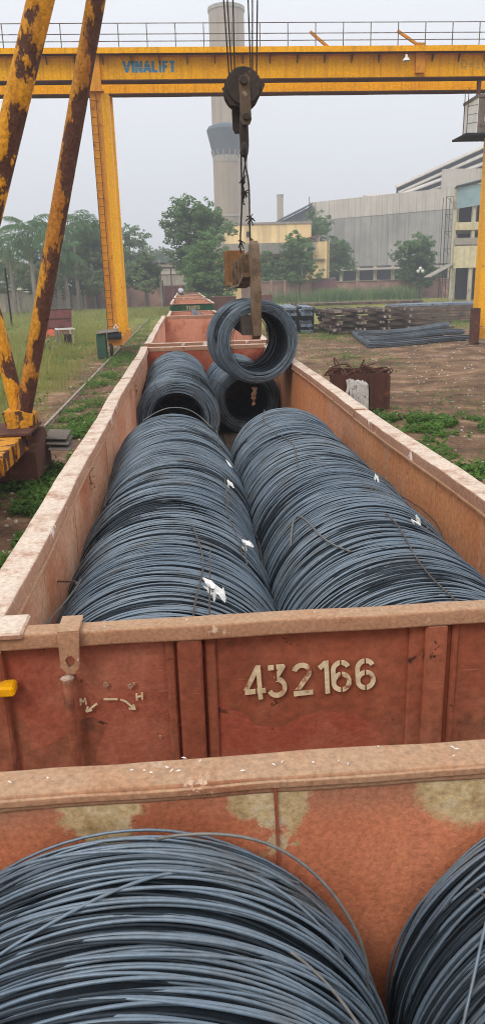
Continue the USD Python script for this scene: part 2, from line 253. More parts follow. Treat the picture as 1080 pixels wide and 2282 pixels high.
M['drum'] = surf('orange_drum_paint', lin(206, 88, 62), lin(186, 78, 56), rough=0.6)
M['motor_green'] = surf('gearbox_green', lin(52, 84, 66), lin(40, 66, 54), spot=lin(78, 60, 46), lo=0.6, hi=0.7, rough=0.7)
M['concrete'] = surf('weathered_concrete', lin(190, 180, 158), lin(172, 162, 142), spot=lin(112, 106, 92), lo=0.56, hi=0.7, sc=0.4, spot_sc=0.7, streak=lin(98, 94, 84), streak_amt=0.75, streak_sc=(1.6, 1.6, 0.12), rough=0.95)
M['plaster'] = surf('yellow_plaster', lin(234, 206, 152), lin(224, 192, 140), spot=lin(178, 150, 112), lo=0.6, hi=0.75, sc=0.25, spot_sc=0.5, streak=lin(150, 128, 98), streak_amt=0.55, streak_sc=(0.9, 0.9, 0.06), rough=0.95)
M['canopy'] = surf('grey_canopy_concrete', lin(158, 150, 138), lin(142, 134, 124), streak=lin(110, 104, 96), streak_amt=0.6, streak_sc=(1, 1, 0.15), rough=0.95)
M['stack'] = surf('chimney_concrete', lin(158, 142, 126), lin(146, 132, 116), streak=lin(112, 100, 90), streak_amt=0.5, streak_sc=(0.5, 0.5, 0.03), sc=0.1, rough=0.95)
M['tank'] = surf('tank_blue_grey', lin(92, 98, 104), lin(80, 86, 94), rough=0.9, sc=0.2)
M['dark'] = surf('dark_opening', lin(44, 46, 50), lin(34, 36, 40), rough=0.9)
M['purple'] = surf('purple_wall_paint', lin(128, 86, 92), lin(110, 76, 82), streak=lin(90, 70, 72), rough=0.95, sc=0.3)
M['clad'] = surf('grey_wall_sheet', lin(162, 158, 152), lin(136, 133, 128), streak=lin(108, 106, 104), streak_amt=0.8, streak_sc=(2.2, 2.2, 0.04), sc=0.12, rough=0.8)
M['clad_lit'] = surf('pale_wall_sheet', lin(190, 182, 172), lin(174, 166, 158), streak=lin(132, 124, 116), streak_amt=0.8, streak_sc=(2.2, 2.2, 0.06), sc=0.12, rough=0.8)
M['roof'] = surf('grey_blue_roof_sheet', lin(98, 108, 118), lin(84, 94, 104), sc=0.3, rough=0.8)
M['bluesheet'] = surf('pale_blue_sheet', lin(146, 168, 172), lin(128, 150, 156), sc=0.5, rough=0.8)
M['cream'] = surf('cream_panel', lin(206, 194, 160), lin(190, 176, 142), streak=lin(140, 126, 100), streak_amt=0.7, streak_sc=(1.2, 1.2, 0.1), rough=0.9)
M['billet_grey'] = surf('billet_blue_grey', lin(136, 148, 158), lin(108, 120, 132), spot=lin(96, 84, 74), sc=1.5, spot_sc=3, rough=0.6, metal=0.3)
M['billet_rust'] = surf('billet_brown', lin(112, 98, 86), lin(80, 70, 64), spot=lin(134, 108, 88), sc=1.5, spot_sc=2, rough=0.8)
M['billet_end'] = surf('billet_cut_end', lin(178, 166, 150), lin(142, 128, 116), sc=4, rough=0.7)
M['rebar'] = surf('rebar_grey', lin(142, 152, 160), lin(112, 122, 132), rough=0.6, metal=0.3, island=0.4)
M['cloth'] = surf('dirty_white_cloth', lin(206, 200, 192), lin(172, 166, 160), spot=lin(120, 112, 106), sc=4, spot_sc=9, rough=0.95)
M['trunk'] = surf('bark', lin(96, 84, 70), lin(72, 62, 52), rough=0.95, bump=0.5)
M['palm_trunk'] = surf('palm_bark', lin(132, 124, 112), lin(108, 100, 90), rough=0.95)
M['skin'] = surf('skin', lin(150, 104, 80), lin(140, 96, 72), rough=0.6, bump=0)
M['shirt'] = surf('pale_shirt', lin(214, 212, 222), lin(190, 190, 206), rough=0.9, bump=0.1)
M['hair'] = surf('black_hair', lin(26, 24, 24), lin(20, 18, 18), rough=0.6, bump=0.1)
M['trouser'] = surf('dark_trousers', lin(66, 70, 84), lin(54, 58, 70), rough=0.9, bump=0.1)
M['rail'] = surf('rail_steel', lin(160, 148, 132), lin(138, 124, 108), spot=lin(110, 88, 70), rough=0.6, metal=0.2, sc=3)
M['scale'] = surf('flaky_scale', lin(206, 172, 136), lin(160, 112, 82), sc=6, rough=0.9)
M['leaf_a'] = leafmat('leaf_deep_green', (0.08, 0.15, 0.05), (0.19, 0.29, 0.10))
M['leaf_b'] = leafmat('leaf_mid_green', (0.09, 0.17, 0.05), (0.21, 0.32, 0.10))
M['leaf_c'] = leafmat('leaf_olive', (0.11, 0.15, 0.06), (0.23, 0.28, 0.12))
M['leaf_weed'] = leafmat('weed_bright_green', (0.06, 0.13, 0.018), (0.16, 0.29, 0.045))
M['leaf_grass'] = leafmat('grass_blades', (0.17, 0.19, 0.04), (0.42, 0.38, 0.13))
M['leaf_reed'] = leafmat('reed_green', (0.08, 0.14, 0.04), (0.2, 0.26, 0.1))
M['leaf_palm'] = leafmat('palm_green', (0.06, 0.125, 0.045), (0.18, 0.28, 0.11))

# brick wall for the far boundary (bricks are far too small to tell apart there)
def brickmat(name, c1, c2, mortar):
    return usdkit.material(stage, '/World/Looks/' + name, {
        'g': ('geometry', {}), 'sx': ('separate_xyz', {}), 'cx': ('combine_xyz', {}), 'bk': ('brick_texture', {'scale': 1.0, 'color1': c1, 'color2': c2, 'mortar': mortar, 'mortar_size': 0.012, 'brick_width': 0.24, 'row_height': 0.08}),
        'n': ('noise_texture', {'scale': 0.5, 'detail': 5.0}), 'r': ('map_range', {'from_min': 0.3, 'from_max': 0.7, 'to_min': 0.65, 'to_max': 1.25}), 'v': ('vector_math', {'math_type': 'scale'}), 'p': ('principled_bsdf', {'roughness': 0.95, 'specular_ior_level': 0.2})},
        [('g.position', 'sx.vector'), ('sx.x', 'cx.x'), ('sx.z', 'cx.y'), ('cx.vector', 'bk.vector'), ('g.position', 'n.vector'), ('n.fac', 'r.value'), ('bk.color', 'v.vector1'), ('r.result', 'v.scale'), ('v.vector', 'p.base_color')], surface='p.BSDF')
M['brick'] = brickmat('old_brickwork', lin(158, 112, 96), lin(140, 96, 82), lin(168, 150, 138))

# ------------------------------------------------------------------ ground
RAILX, TRX = -3.9, 0.45                                                     # crane rail, centre line of the wagons
def gz(x, y):
    p = np.stack([np.asarray(x, float), np.asarray(y, float), np.zeros_like(np.asarray(x, float))], -1)
    return (meshkit.fbm(p * 0.35, 4, 3) - 0.5) * 0.22 * np.clip((np.abs(np.asarray(x) - RAILX) - 0.3) / 1.5, 0.15, 1) - 0.03
def axis(lo, hi, near, step, grow):
    a = [near]; s = step
    while a[-1] < hi: a.append(a[-1] + s); s *= grow
    b = [near]; s = step
    while b[-1] > lo: b.append(b[-1] - s); s *= grow
    return np.array(sorted(set(np.round(a + b[1:], 4))))
gx, gy = axis(-2500, 2500, 0, 0.28, 1.035), axis(-400, 4000, 16, 0.28, 1.035)
X, Y = np.meshgrid(gx, gy, indexing='ij')
Zg = gz(X, Y) * np.clip(1.5 - np.abs(Y) / 300, 0, 1)
i = np.arange(X.size).reshape(X.shape)
gm = usdkit.material(stage, '/World/Looks/yard_earth', {
    'g': ('geometry', {}), 'sx': ('separate_xyz', {}),
    'n1': ('noise_texture', {'scale': 0.35, 'detail': 7.0, 'roughness': 0.62}), 'n2': ('noise_texture', {'scale': 0.75, 'detail': 10.0, 'roughness': 0.68, 'distortion': 0.3}), 'n3': ('noise_texture', {'scale': 14.0, 'detail': 6.0, 'roughness': 0.7}),
    'rp': ('rgb_ramp', {'ramp': [(0.25, lin(64, 48, 36)), (0.42, lin(98, 76, 58)), (0.56, lin(130, 102, 78)), (0.64, lin(156, 128, 100)), (0.8, lin(80, 64, 52))]}),
    'rf': ('map_range', {'from_min': 0.3, 'from_max': 0.7, 'to_min': 0.55, 'to_max': 1.4}), 'v': ('vector_math', {'math_type': 'scale'}),
    'xl': ('map_range', {'from_min': -4.6, 'from_max': -6.6, 'to_min': 0, 'to_max': 1}), 'nn': ('math', {'math_type': 'multiply_add', 'value2': 2.2, 'value3': -1.1}), 'ad': ('math', {'math_type': 'add', 'use_clamp': True}),
    'yf': ('map_range', {'from_min': 45.0, 'from_max': 75.0}), 'mxm': ('math', {'math_type': 'maximum'}),
    'gc': ('mix_color', {'a': lin(92, 106, 40), 'b': lin(156, 142, 80)}), 'mx': ('mix_color', {}),
    'b': ('bump', {'strength': 0.8, 'distance': 0.05}), 'p': ('principled_bsdf', {'roughness': 0.95, 'specular_ior_level': 0.15})},
    [('g.position', 'n1.vector'), ('g.position', 'n2.vector'), ('g.position', 'n3.vector'), ('n2.fac', 'rp.fac'), ('n3.fac', 'rf.value'), ('g.position', 'sx.vector'), ('sx.x', 'xl.value'), ('sx.y', 'yf.value'),
     ('n1.fac', 'nn.value1'), ('xl.result', 'mxm.value1'), ('yf.result', 'mxm.value2'), ('mxm.value', 'ad.value1'), ('nn.value', 'ad.value2'), ('n2.fac', 'gc.fac'), ('rp.color', 'mx.a'), ('gc.result', 'mx.b'), ('ad.value', 'mx.fac'),
     ('mx.result', 'v.vector1'), ('rf.result', 'v.scale'), ('v.vector', 'p.base_color'), ('n3.fac', 'b.height'), ('b.normal', 'p.normal')], surface='p.BSDF')
obj('ground', (np.stack([X, Y, Zg], -1).reshape(-1, 3), np.stack([i[:-1, :-1], i[1:, :-1], i[1:, 1:], i[:-1, 1:]], -1).reshape(-1, 4)), gm, smooth=True, kind='structure')
def rail(x, y0, y1):
    prof = [(-0.05, 0), (0.05, 0), (0.05, 0.015), (0.012, 0.03), (0.012, 0.085), (0.035, 0.095), (0.035, 0.125), (-0.035, 0.125), (-0.035, 0.095), (-0.012, 0.085), (-0.012, 0.03), (-0.05, 0.015)]
    return prism([(x + a, b - 0.04) for a, b in prof], y0, y1, 'xz')
obj('crane_rail', rail(RAILX, -15, 128), M['rail'], kind='structure')
obj('crane_rail', rail(16.0, -15, 128), M['rail'], kind='structure')
for s in (-0.5, 0.5): obj('train_rail', rail(TRX + s, -15, 118), M['rail'], kind='structure')

# ------------------------------------------------------------------ wagons
XL, XR, ZR, ZF = -0.94, 1.80, 2.39, 1.02                                     # rim outer sides, rim top, floor
def bendL(L, far=True):
    return lambda a: np.array([0.012 * math.sin(a * 9.0 + 0.6) + 0.007 * math.sin(a * 23), 0, 0.008 * math.sin(a * 13) - 0.012 * math.sin(a * 5)])
def bendR(L):
    return lambda a: np.array([-0.14 * max(0, (a - 0.55) / 0.45) ** 1.5 * (1 - max(0, (a - 0.93) / 0.07) ** 2) + 0.012 * math.sin(a * 17), 0, 0.015 * math.sin(a * 11)])
def wagon(y0, y1, label, out_mat, inL, inR, inE, rimm, zr=ZR, detail=1, seed=0, x0=XL, x1=XR, endin=None, er=((0.16, 0.13), (0.16, 0.13)), end_posts=((-0.34, 0.06), (1.0, 1.13)), npan=6, name='open_wagon', near_rim=None, parts_far=True):
    t = thing(name, label, 'wagon', (0, 0, 0)); rb, rh = 0.15, 0.085; L = y1 - y0
    z1 = zr - rh + 0.01; zb = ZF
    nb = 9 if detail else 1                                                # floor boards
    for k in range(nb):
        w = (x1 - x0 - 0.2) / nb
        obj('floor_board', box((x0 + 0.1 + k * w + 0.004, y0 + 0.1, zb - 0.06), (x0 + 0.1 + (k + 1) * w - 0.004, y1 - 0.1, zb - 0.006 * (k % 3 == 1))), M['floor'], t)
    bL, bR = bendL(L), bendR(L)
    for k in range(npan):                                                   # inner plates and outer plates of the two sides
        a0, a1 = k / npan, (k + 1) / npan; ya, yb = y0 + 0.1 + (L - 0.2) * a0, y0 + 0.1 + (L - 0.2) * a1; n = 14 if detail else 3
        m0, m1 = bL(a0)[0] * 0.9, bL(a1)[0] * 0.9
        obj('side_plate', slab((x0 + 0.125 + m0, ya + 0.007, zb), (m1 - m0, yb - ya - 0.014, 0), (0, 0, z1 - zb), (1, 0, 0), 0.06, n, 9 if detail else 2, 0.03 if detail else 0, 1.3, seed + k), inL, t, smooth=40)
        m0, m1 = bR(a0)[0], bR(a1)[0]
        obj('side_plate', slab((x1 - 0.125 + m0, ya + 0.007, zb), (m1 - m0, yb - ya - 0.014, 0), (0, 0, z1 - zb), (-1, 0, 0), 0.06, n, 9 if detail else 2, 0.03 if detail else 0, 1.3, seed + 20 + k), inR, t, smooth=40)
    for s, xx, b in ((-1, x0, bL), (1, x1, bR)):
        for k in range(npan + 1):
            yy = y0 + 0.12 + (L - 0.24) * k / npan; m = b(k / npan)[0] * 0.9
            obj('side_post', box((xx - s * 0.055 - 0.04 + m, yy - 0.05, zb - 0.25), (xx - s * 0.055 + 0.04 + m, yy + 0.05, zr - rh + 0.004), 0.008), out_mat, t)
        n = 60 if detail else 12
        ns = 5 if detail else 1; cuts = [0, 0.17, 0.36, 0.6, 0.81, 1.0] if ns > 1 else [0, 1]
        for q in range(ns):
            u0, u1 = cuts[q], cuts[q + 1]; off = np.array([0.004 * ((q * 7 + s) % 3 - 1), 0, 0.005 * ((q * 5 + s) % 3 - 1)]); yA, yB = y0 + 0.01 + (L - 0.02) * u0 + (0.004 if q else 0), y0 + 0.01 + (L - 0.02) * u1
            obj('side_rim', beam(np.array([xx - s * rb / 2, yA, zr]) + off, np.array([xx - s * rb / 2, yB, zr]) + off, rb, rh, max(6, int(n * (u1 - u0) * 1.6)), 0.006 if detail else 0.003, seed + 3 + s + q, bend=lambda a, u0=u0, u1=u1, b=b: b(u0 + (u1 - u0) * a)), rimm, t, smooth=50)
            if detail: obj('rim_lip', beam(np.array([xx - s * (rb + 0.006), yA, zr - rh + 0.012]) + off, np.array([xx - s * (rb + 0.006), yB, zr - rh + 0.012]) + off, 0.014, 0.016, max(6, int(n * (u1 - u0))), 0.004, seed + q, bend=lambda a, u0=u0, u1=u1, b=b: b(u0 + (u1 - u0) * a), ch=0.003), M['rim_sand'], t, smooth=50)
    for e, ye, yn in ((0, y0, 1), (1, y1, -1)):
        ed, eh = er[e]; z1 = zr - eh + 0.01; n = 16 if detail else 3; far_in = endin if (endin and e) else inE
        obj('end_plate', slab((x0 + 0.06, ye + yn * 0.06, zb - 0.2), (x1 - x0 - 0.12, 0, 0), (0, 0, z1 - zb + 0.2), (0, -yn, 0), 0.03, 34 if detail else 3, n, 0.02 if detail else 0, 2.6, seed + 40 + e), out_mat, t, smooth=40)
        obj('end_lining', slab((x0 + 0.13, ye + yn * (ed - 0.008), zb), (x1 - x0 - 0.26, 0, 0), (0, 0, z1 - zb), (0, yn, 0), 0.02, 20 if detail else 3, n, 0.014 if detail else 0, 1.6, seed + 50 + e), far_in, t, smooth=40)
        obj('end_rim', beam((x0 + rb, ye + yn * ed / 2, zr - 0.003), (x1 - rb, ye + yn * ed / 2, zr - 0.003), ed, eh, 40 if detail else 8, 0.006 if detail else 0.003, seed + 60 + e), near_rim if (near_rim and e == 0) else rimm, t, smooth=50)
        for xp, xq in end_posts:
            obj('end_post', box((xp, ye + yn * 0.004, zb - 0.2), (xq, ye + yn * 0.056, zr - eh + 0.004), 0.01), out_mat, t)
        for xp in (x0 + 0.02, x1 - 0.17):
            obj('corner_post', box((xp, ye + yn * 0.02, zb - 0.3), (xp + 0.15, ye + yn * 0.085, zr - eh + 0.003), 0.01), out_mat, t)
        obj('coupler', box((TRX - 0.09, ye - yn * 0.43, 0.72), (TRX + 0.09, ye + yn * 0.3, 0.92), 0.03), M['under'], t)
    obj('underframe', [box((x0 + 0.15, y0 + 0.1, zb - 0.34), (x1 - 0.15, y1 - 0.1, zb - 0.065)), box((TRX - 0.5, y0 + 1.2, 0.42), (TRX + 0.5, y0 + 2.9, 0.66)), box((TRX - 0.5, y1 - 2.9, 0.42), (TRX + 0.5, y1 - 1.2, 0.66))], M['under'], t)
    for yy in (y0 + 1.4, y0 + 2.7, y1 - 2.7, y1 - 1.4):
        for s in (-1, 1):
            obj('wheel', lathe([(0.06, -0.06), (0.38, -0.06), (0.42, -0.03), (0.42, 0.03), (0.4, 0.06), (0.06, 0.06), (0.06, -0.06)], 24, 'x', (TRX + s * 0.5, yy, 0.5)), M['under'], t, smooth=40)
    return t
red, rm = M['paint_red'], M['rim']
# stained inner end plate of the wagon that the photographer stands on: filler patches at the seams
def stained():
    pts = [(*at(x, y, 1.66)[[0, 2]], q) for x, y, q in ((222, 1785, .125), (235, 1835, .085), (245, 1870, .05), (605, 1762, .12), (615, 1815, .075), (622, 1880, .045), (1060, 1735, .17), (1032, 1800, .06))]
    N = {'g': ('geometry', {}), 'n': ('noise_texture', {'scale': 9.0, 'detail': 9.0, 'roughness': 0.72}), 'no': ('math', {'math_type': 'multiply_add', 'value2': 0.24, 'value3': -0.12}),
         'n1': ('noise_texture', {'scale': 1.6, 'detail': 7.0, 'roughness': 0.62}), 'rp': ('rgb_ramp', {'ramp': [(0.3, lin(164, 92, 62)), (0.45, lin(190, 112, 78)), (0.6, lin(204, 126, 90)), (0.75, lin(178, 104, 72))]}),
         'ms': ('mapping', {'scale': (9, 9, 0.8)}), 'ns': ('noise_texture', {'scale': 1.0, 'detail': 5.0}), 'rs': ('map_range', {'from_min': 0.52, 'from_max': 0.75, 'to_min': 0, 'to_max': 0.35}), 'mxs': ('mix_color', {'b': lin(186, 120, 92)}),
         'nf': ('noise_texture', {'scale': 60.0, 'detail': 5.0, 'roughness': 0.7}), 'rf': ('map_range', {'from_min': 0.3, 'from_max': 0.7, 'to_min': 0.72, 'to_max': 1.28}), 'v': ('vector_math', {'math_type': 'scale'}),
         'sp': ('separate_xyz', {}), 'rz': ('map_range', {'from_min': 2.21, 'from_max': 2.33}), 'nz': ('math', {'math_type': 'multiply'}), 'rzz': ('map_range', {'from_min': 0.3, 'from_max': 0.6, 'to_max': 0.75}), 'mz': ('mix_color', {'b': lin(134, 104, 84)}),
         'mx': ('mix_color', {}), 'sc': ('rgb_ramp', {'ramp': [(0.3, lin(150, 116, 74)), (0.5, lin(196, 168, 124)), (0.7, lin(206, 192, 168))]}), 'b': ('bump', {'strength': 0.5, 'distance': 0.006}), 'p': ('principled_bsdf', {'roughness': 0.62, 'specular_ior_level': 0.35})}
    K = [('g.position', 'n.vector'), ('n.fac', 'no.value1'), ('g.position', 'n1.vector'), ('n1.fac', 'rp.fac'), ('g.position', 'ms.vector'), ('ms.vector', 'ns.vector'), ('ns.fac', 'rs.value'), ('rp.color', 'mxs.a'), ('rs.result', 'mxs.fac'),
         ('g.position', 'nf.vector'), ('nf.fac', 'rf.value'), ('n.fac', 'sc.fac'), ('g.position', 'sp.vector'), ('sp.z', 'rz.value'), ('n1.fac', 'rzz.value'), ('rz.result', 'nz.value1'), ('rzz.result', 'nz.value2'), ('nz.value', 'mz.fac'), ('mxs.result', 'mz.a')]
    last = None
    for k, (x, z, r) in enumerate(pts):
        N[f'd{k}'] = ('vector_math', {'math_type': 'distance', 'vector2': (x, 1.655, z)}); N[f'a{k}'] = ('math', {'math_type': 'add'}); N[f's{k}'] = ('map_range', {'from_min': r, 'from_max': r * 0.82})
        K += [('g.position', f'd{k}.vector1'), (f'd{k}.value', f'a{k}.value1'), ('no.value', f'a{k}.value2'), (f'a{k}.value', f's{k}.value')]
        if last:
            N[f'x{k}'] = ('math', {'math_type': 'maximum'}); K += [(last, f'x{k}.value1'), (f's{k}.result', f'x{k}.value2')]; last = f'x{k}.value'
        else: last = f's{k}.result'
    K += [('mz.result', 'mx.a'), ('sc.color', 'mx.b'), (last, 'mx.fac'), ('mx.result', 'v.vector1'), ('rf.result', 'v.scale'), ('v.vector', 'p.base_color'), ('nf.fac', 'b.height'), ('b.normal', 'p.normal')]
    return usdkit.material(stage, '/World/Looks/stained_red_plate', N, K, surface='p.BSDF')
M['stained'] = stained()
w0 = wagon(-11.4, 1.77, 'red open wagon in the foreground, its sandy end rim across the picture', red, M['inner_dusty'], M['inner_orange'], M['paint_red_in'], M['rim_sand'], seed=5, endin=M['stained'], er=((0.16, 0.13), (0.115, 0.055)))
obj('seam_bead', tube([at(612, 1745, 1.655), at(618, 1850, 1.655), at(622, 1960, 1.655), at(640, 2200, 1.655)], 0.005, 5), M['paint_red_in'], w0)
obj('rim_lip', beam((XL + 0.16, 1.652, 2.378), (XR - 0.16, 1.652, 2.378), 0.012, 0.02, 60, 0.004, 3, ch=0.003), M['rim_sand'], w0, smooth=50)
w1 = wagon(2.60, 15.72, 'loaded red open wagon with stencilled number 432166 on its end wall', red, M['inner_dusty'], M['inner_orange'], M['paint_red_in'], rm, seed=11, end_posts=((at(398, 1500, 2.62)[0], at(452, 1500, 2.62)[0]), (at(945, 1450, 2.62)[0], at(993, 1450, 2.62)[0])), near_rim=M['rim_sand'], er=((0.09, 0.068), (0.14, 0.09)))
for px0, px1 in ((372, 392), (458, 482), (905, 938), (998, 1012)):
    obj('stiffener', box((at(px0, 1500, 2.66)[0], 2.638, ZF - 0.1), (at(px1, 1500, 2.66)[0], 2.662, ZR - 0.06), 0.006), red, w1)
# lifting eye strapped over the rim
e0, e1 = at(133, 1440, 2.585), at(180, 1440, 2.585); ez = ZR
strap = Polygon([(e0[0], ez + 0.012), (e1[0], ez + 0.012), (e1[0] - 0.012, ez - 0.135), (e1[0] - 0.03, ez - 0.16), (e0[0] + 0.02, ez - 0.155), (e0[0], ez - 0.13)]).difference(Polygon([(e0[0] + 0.018, ez - 0.10), (e0[0] + 0.03, ez - 0.085), (e1[0] - 0.035, ez - 0.083), (e1[0] - 0.022, ez - 0.10), (e1[0] - 0.03, ez - 0.135), (e0[0] + 0.03, ez - 0.135)]))
obj('lifting_eye', [prism(strap, 2.560, 2.588, 'xz'), box((e0[0], 2.562, ez + 0.006), (e1[0], 2.70, ez + 0.02))], M['rim_sand'], w1, label='rusty flat lifting eye hooked over the rim')
p0, p1 = at(150, 1522, 2.60), at(172, 1720, 2.60)
obj('grab_rail', tube([p0 + [0, 0.05, 0], p0, p0 * 0.5 + p1 * 0.5, p1], 0.021, 10), red, w1, smooth=True)
obj('rail_cap', (np.array(trimesh.creation.icosphere(2, 1.0).vertices) * [0.026, 0.022, 0.011] * (0.8 + 0.4 * meshkit.noise(np.array(trimesh.creation.icosphere(2, 1.0).vertices) * 3)[:, None]) + p0 + [0, 0.01, 0.012], np.array(trimesh.creation.icosphere(2, 1.0).faces)), rm, w1, smooth=True)
obj('hinge_block', box(at(-12, 1558, 2.57), at(38, 1512, 2.64), 0.008), M['yellow'], w1, label='small yellow painted block on the corner post')
obj('rim_patch', box((XL - 0.004, 2.585, ZR - 0.02), (at(52, 1420, 2.6)[0], 2.76, ZR + 0.012), 0.008), rm, w1)
def on_plane(polys, Y, th=0.0035):
    return [prism(g, Y - th, Y, 'xz') for g in (polys.geoms if hasattr(polys, 'geoms') else [polys])]
# stencilled digits (own outlines with stencil gaps)
def digit(d):
    w, h, s = 0.62, 1.0, 0.14
    def st(p, r=s / 2): return LineString(p).buffer(r, cap_style=2, join_style=1)
    def arc(cx, cy, rx, ry, a0, a1): return [(cx + rx * math.cos(math.radians(a)), cy + ry * math.sin(math.radians(a))) for a in np.linspace(a0, a1, 24)]
    if d == '1': g = unary_union([st([(0.36, 0), (0.36, 1)]), st([(0.34, 0.95), (0.14, 0.80)])])
    if d == '2': g = unary_union([st(arc(0.31, 0.72, 0.23, 0.2, 165, -35) + [(0.08, 0.10)]), st([(0.02, 0.08), (0.62, 0.08)])])
    if d == '3': g = unary_union([st([(0.06, 0.92), (0.52, 0.92), (0.27, 0.58)]), st(arc(0.29, 0.32, 0.25, 0.24, 95, -155))])
    if d == '4': g = unary_union([st([(0.5, 0), (0.5, 1)]), st([(0.48, 0.95), (0.05, 0.28)]), st([(0.02, 0.25), (0.68, 0.25)])])
    if d == '6': g = unary_union([st(arc(0.31, 0.32, 0.24, 0.24, 0, 359)), st([(0.07, 0.32), (0.07, 0.68)] + arc(0.31, 0.68, 0.24, 0.24, 180, 25))])
    cut = {'1': sbox(-1, -1, -0.9, -0.9), '2': sbox(0.0, 0.155, 0.7, 0.20), '3': sbox(0.24, 0.5, 0.32, 1.2).buffer(0), '4': sbox(0.36, 0.0, 0.41, 0.5), '6': unary_union([sbox(0.285, -0.1, 0.335, 0.2), sbox(0.285, 0.8, 0.335, 1.1), sbox(0.285, 0.44, 0.335, 0.66)])}[d]
    return g.difference(cut)
from shapely import affinity
o, e = at(543, 1562, 2.645), at(836, 1536, 2.645); o6 = at(836, 1482, 2.645); hgt = 0.155
gs = []
xs = [545, 597, 652, 703, 738, 792]
for k, ch in enumerate('432166'):
    t_ = (xs[k] - 543) / 293.0; p = o + (e - o) * t_ ; g = affinity.scale(digit(ch), hgt * (0.84 if k < 2 else 0.86), hgt * (1.0 - 0.06 * t_), origin=(0, 0)); g = affinity.rotate(g, 3.0, origin=(0, 0)); gs.append(affinity.translate(g, p[0], p[2]))
for g in gs: obj('stencil_digit', on_plane(g, 2.644), M['white_paint'], w1)
def px_lines(lines, wd, Y): return unary_union([LineString([tuple(at(x, y, Y)[[0, 2]]) for x, y in l]).buffer(wd / 2, cap_style=2) for l in lines])
obj('stencil_letter', on_plane(px_lines([[(180, 1572), (179, 1557)], [(179, 1557), (185, 1565)], [(185, 1565), (190, 1556)], [(190, 1556), (192, 1570)]], 0.006, 2.644), 2.644), M['white_paint'], w1)
obj('stencil_letter', on_plane(px_lines([[(305, 1561), (304, 1545)], [(317, 1559), (316, 1543)], [(304, 1553), (317, 1551)]], 0.007, 2.644), 2.644), M['white_paint'], w1)
obj('painted_arrow', on_plane(px_lines([[(230, 1558), (262, 1558)], [(268, 1559), (280, 1563), (297, 1577)], [(287, 1579), (301, 1580)], [(297, 1570), (301, 1581)], [(216, 1568), (192, 1586)], [(192, 1586), (205, 1582)], [(196, 1574), (192, 1586)]], 0.0075, 2.644), 2.644), M['white_paint'], w1)
for x, y, r in ((235, 1527, .014), (290, 1530, .012), (298, 1524, .008), (357, 1643, .008)):
    c = at(x, y, 2.644); obj('dried_splash', on_plane(Polygon([(c[0] + r * (0.7 + 0.4 * random.random()) * math.cos(a), c[2] + r * (0.6 + 0.5 * random.random()) * math.sin(a)) for a in np.linspace(0, 6.0, 11)]), 2.646), M['rim'], w1)
# peeling scale on the left inner wall
rs = np.random.default_rng(4)
for (x, y) in ((207, 1075), (304, 862)):
    d = _ray(x, y); pt = EYE + d * ((XL + 0.15) / d[0]); b = MB()
    for k in range(26):
        c = pt + rs.normal(0, 1, 3) * [0.008, 0.05, 0.06]; s = 0.008 + 0.013 * rs.random(); v = c + rs.normal(0, 1, (4, 3)) * s * [0.5, 1, 1.2]; b.add(v, [[0, 1, 2], [0, 2, 3], [0, 3, 1], [1, 3, 2]])
    obj('scale_flake', b.out(), M['scale'], w1)
w2 = wagon(16.6, 30.5, 'empty pink-rust open wagon directly behind the loaded one', red, M['inner_far'], M['inner_far'], M['inner_far'], rm, detail=1, seed=21)
w3 = wagon(31.8, 45.0, 'open wagon with a little grey scrap, in front of the green one', red, M['inner_far'], M['inner_far'], M['inner_far'], rm, detail=0, seed=31, zr=2.05, er=((0.14, 0.06), (0.14, 0.06)))
w4 = wagon(47.0, 60.0, 'open wagon with a dark green end wall numbered 431092', M['green'], M['inner_far'], M['inner_far'], M['inner_far'], rm, detail=0, seed=41, zr=2.40, er=((0.14, 0.045), (0.14, 0.08)))
w5 = wagon(66.0, 79.0, 'far open wagon between the green wagon and the last one', red, M['inner_far'], M['inner_far'], M['inner_far'], rm, detail=0, seed=51)
w6 = wagon(84.0, 97.0, 'last open wagon of the row with a person on its rim', red, M['inner_far'], M['inner_far'], M['inner_far'], rm, detail=0, seed=61)
def text_xz(text, height, loc, bold=True, th=0.004, sx=1.0, rot=0.0):
    m = meshkit.text_mesh(text, height, th, bold); v = np.array(m.vertices); v[:, 0] *= sx
    v[:, :2] = v[:, :2] @ np.array([[math.cos(rot), math.sin(rot)], [-math.sin(rot), math.cos(rot)]])
    return np.stack([v[:, 0], -v[:, 2], v[:, 1]], 1) + np.asarray(loc), np.array(m.faces)
c = at(407, 689, 47.05)
obj('number', text_xz('431092', 0.20, (c[0], 47.052, c[2])), M['white_paint'], w4)
for k in range(9):
    a = rs.uniform(-1, 1, 2); q = atz(430, 690, 1.9)
    obj('scrap_rod', tube([(0.6 + 0.3 * a[0], 44.6, 2.0 + 0.05 * k % 0.2), (0.7 + 0.4 * a[1], 42.0, 1.75 + 0.2 * rs.random())], 0.03, 5), M['rebar'], label='bent grey scrap rod lying in the wagon before the green one', cat='scrap rod', group='grey scrap rods in the far wagon')

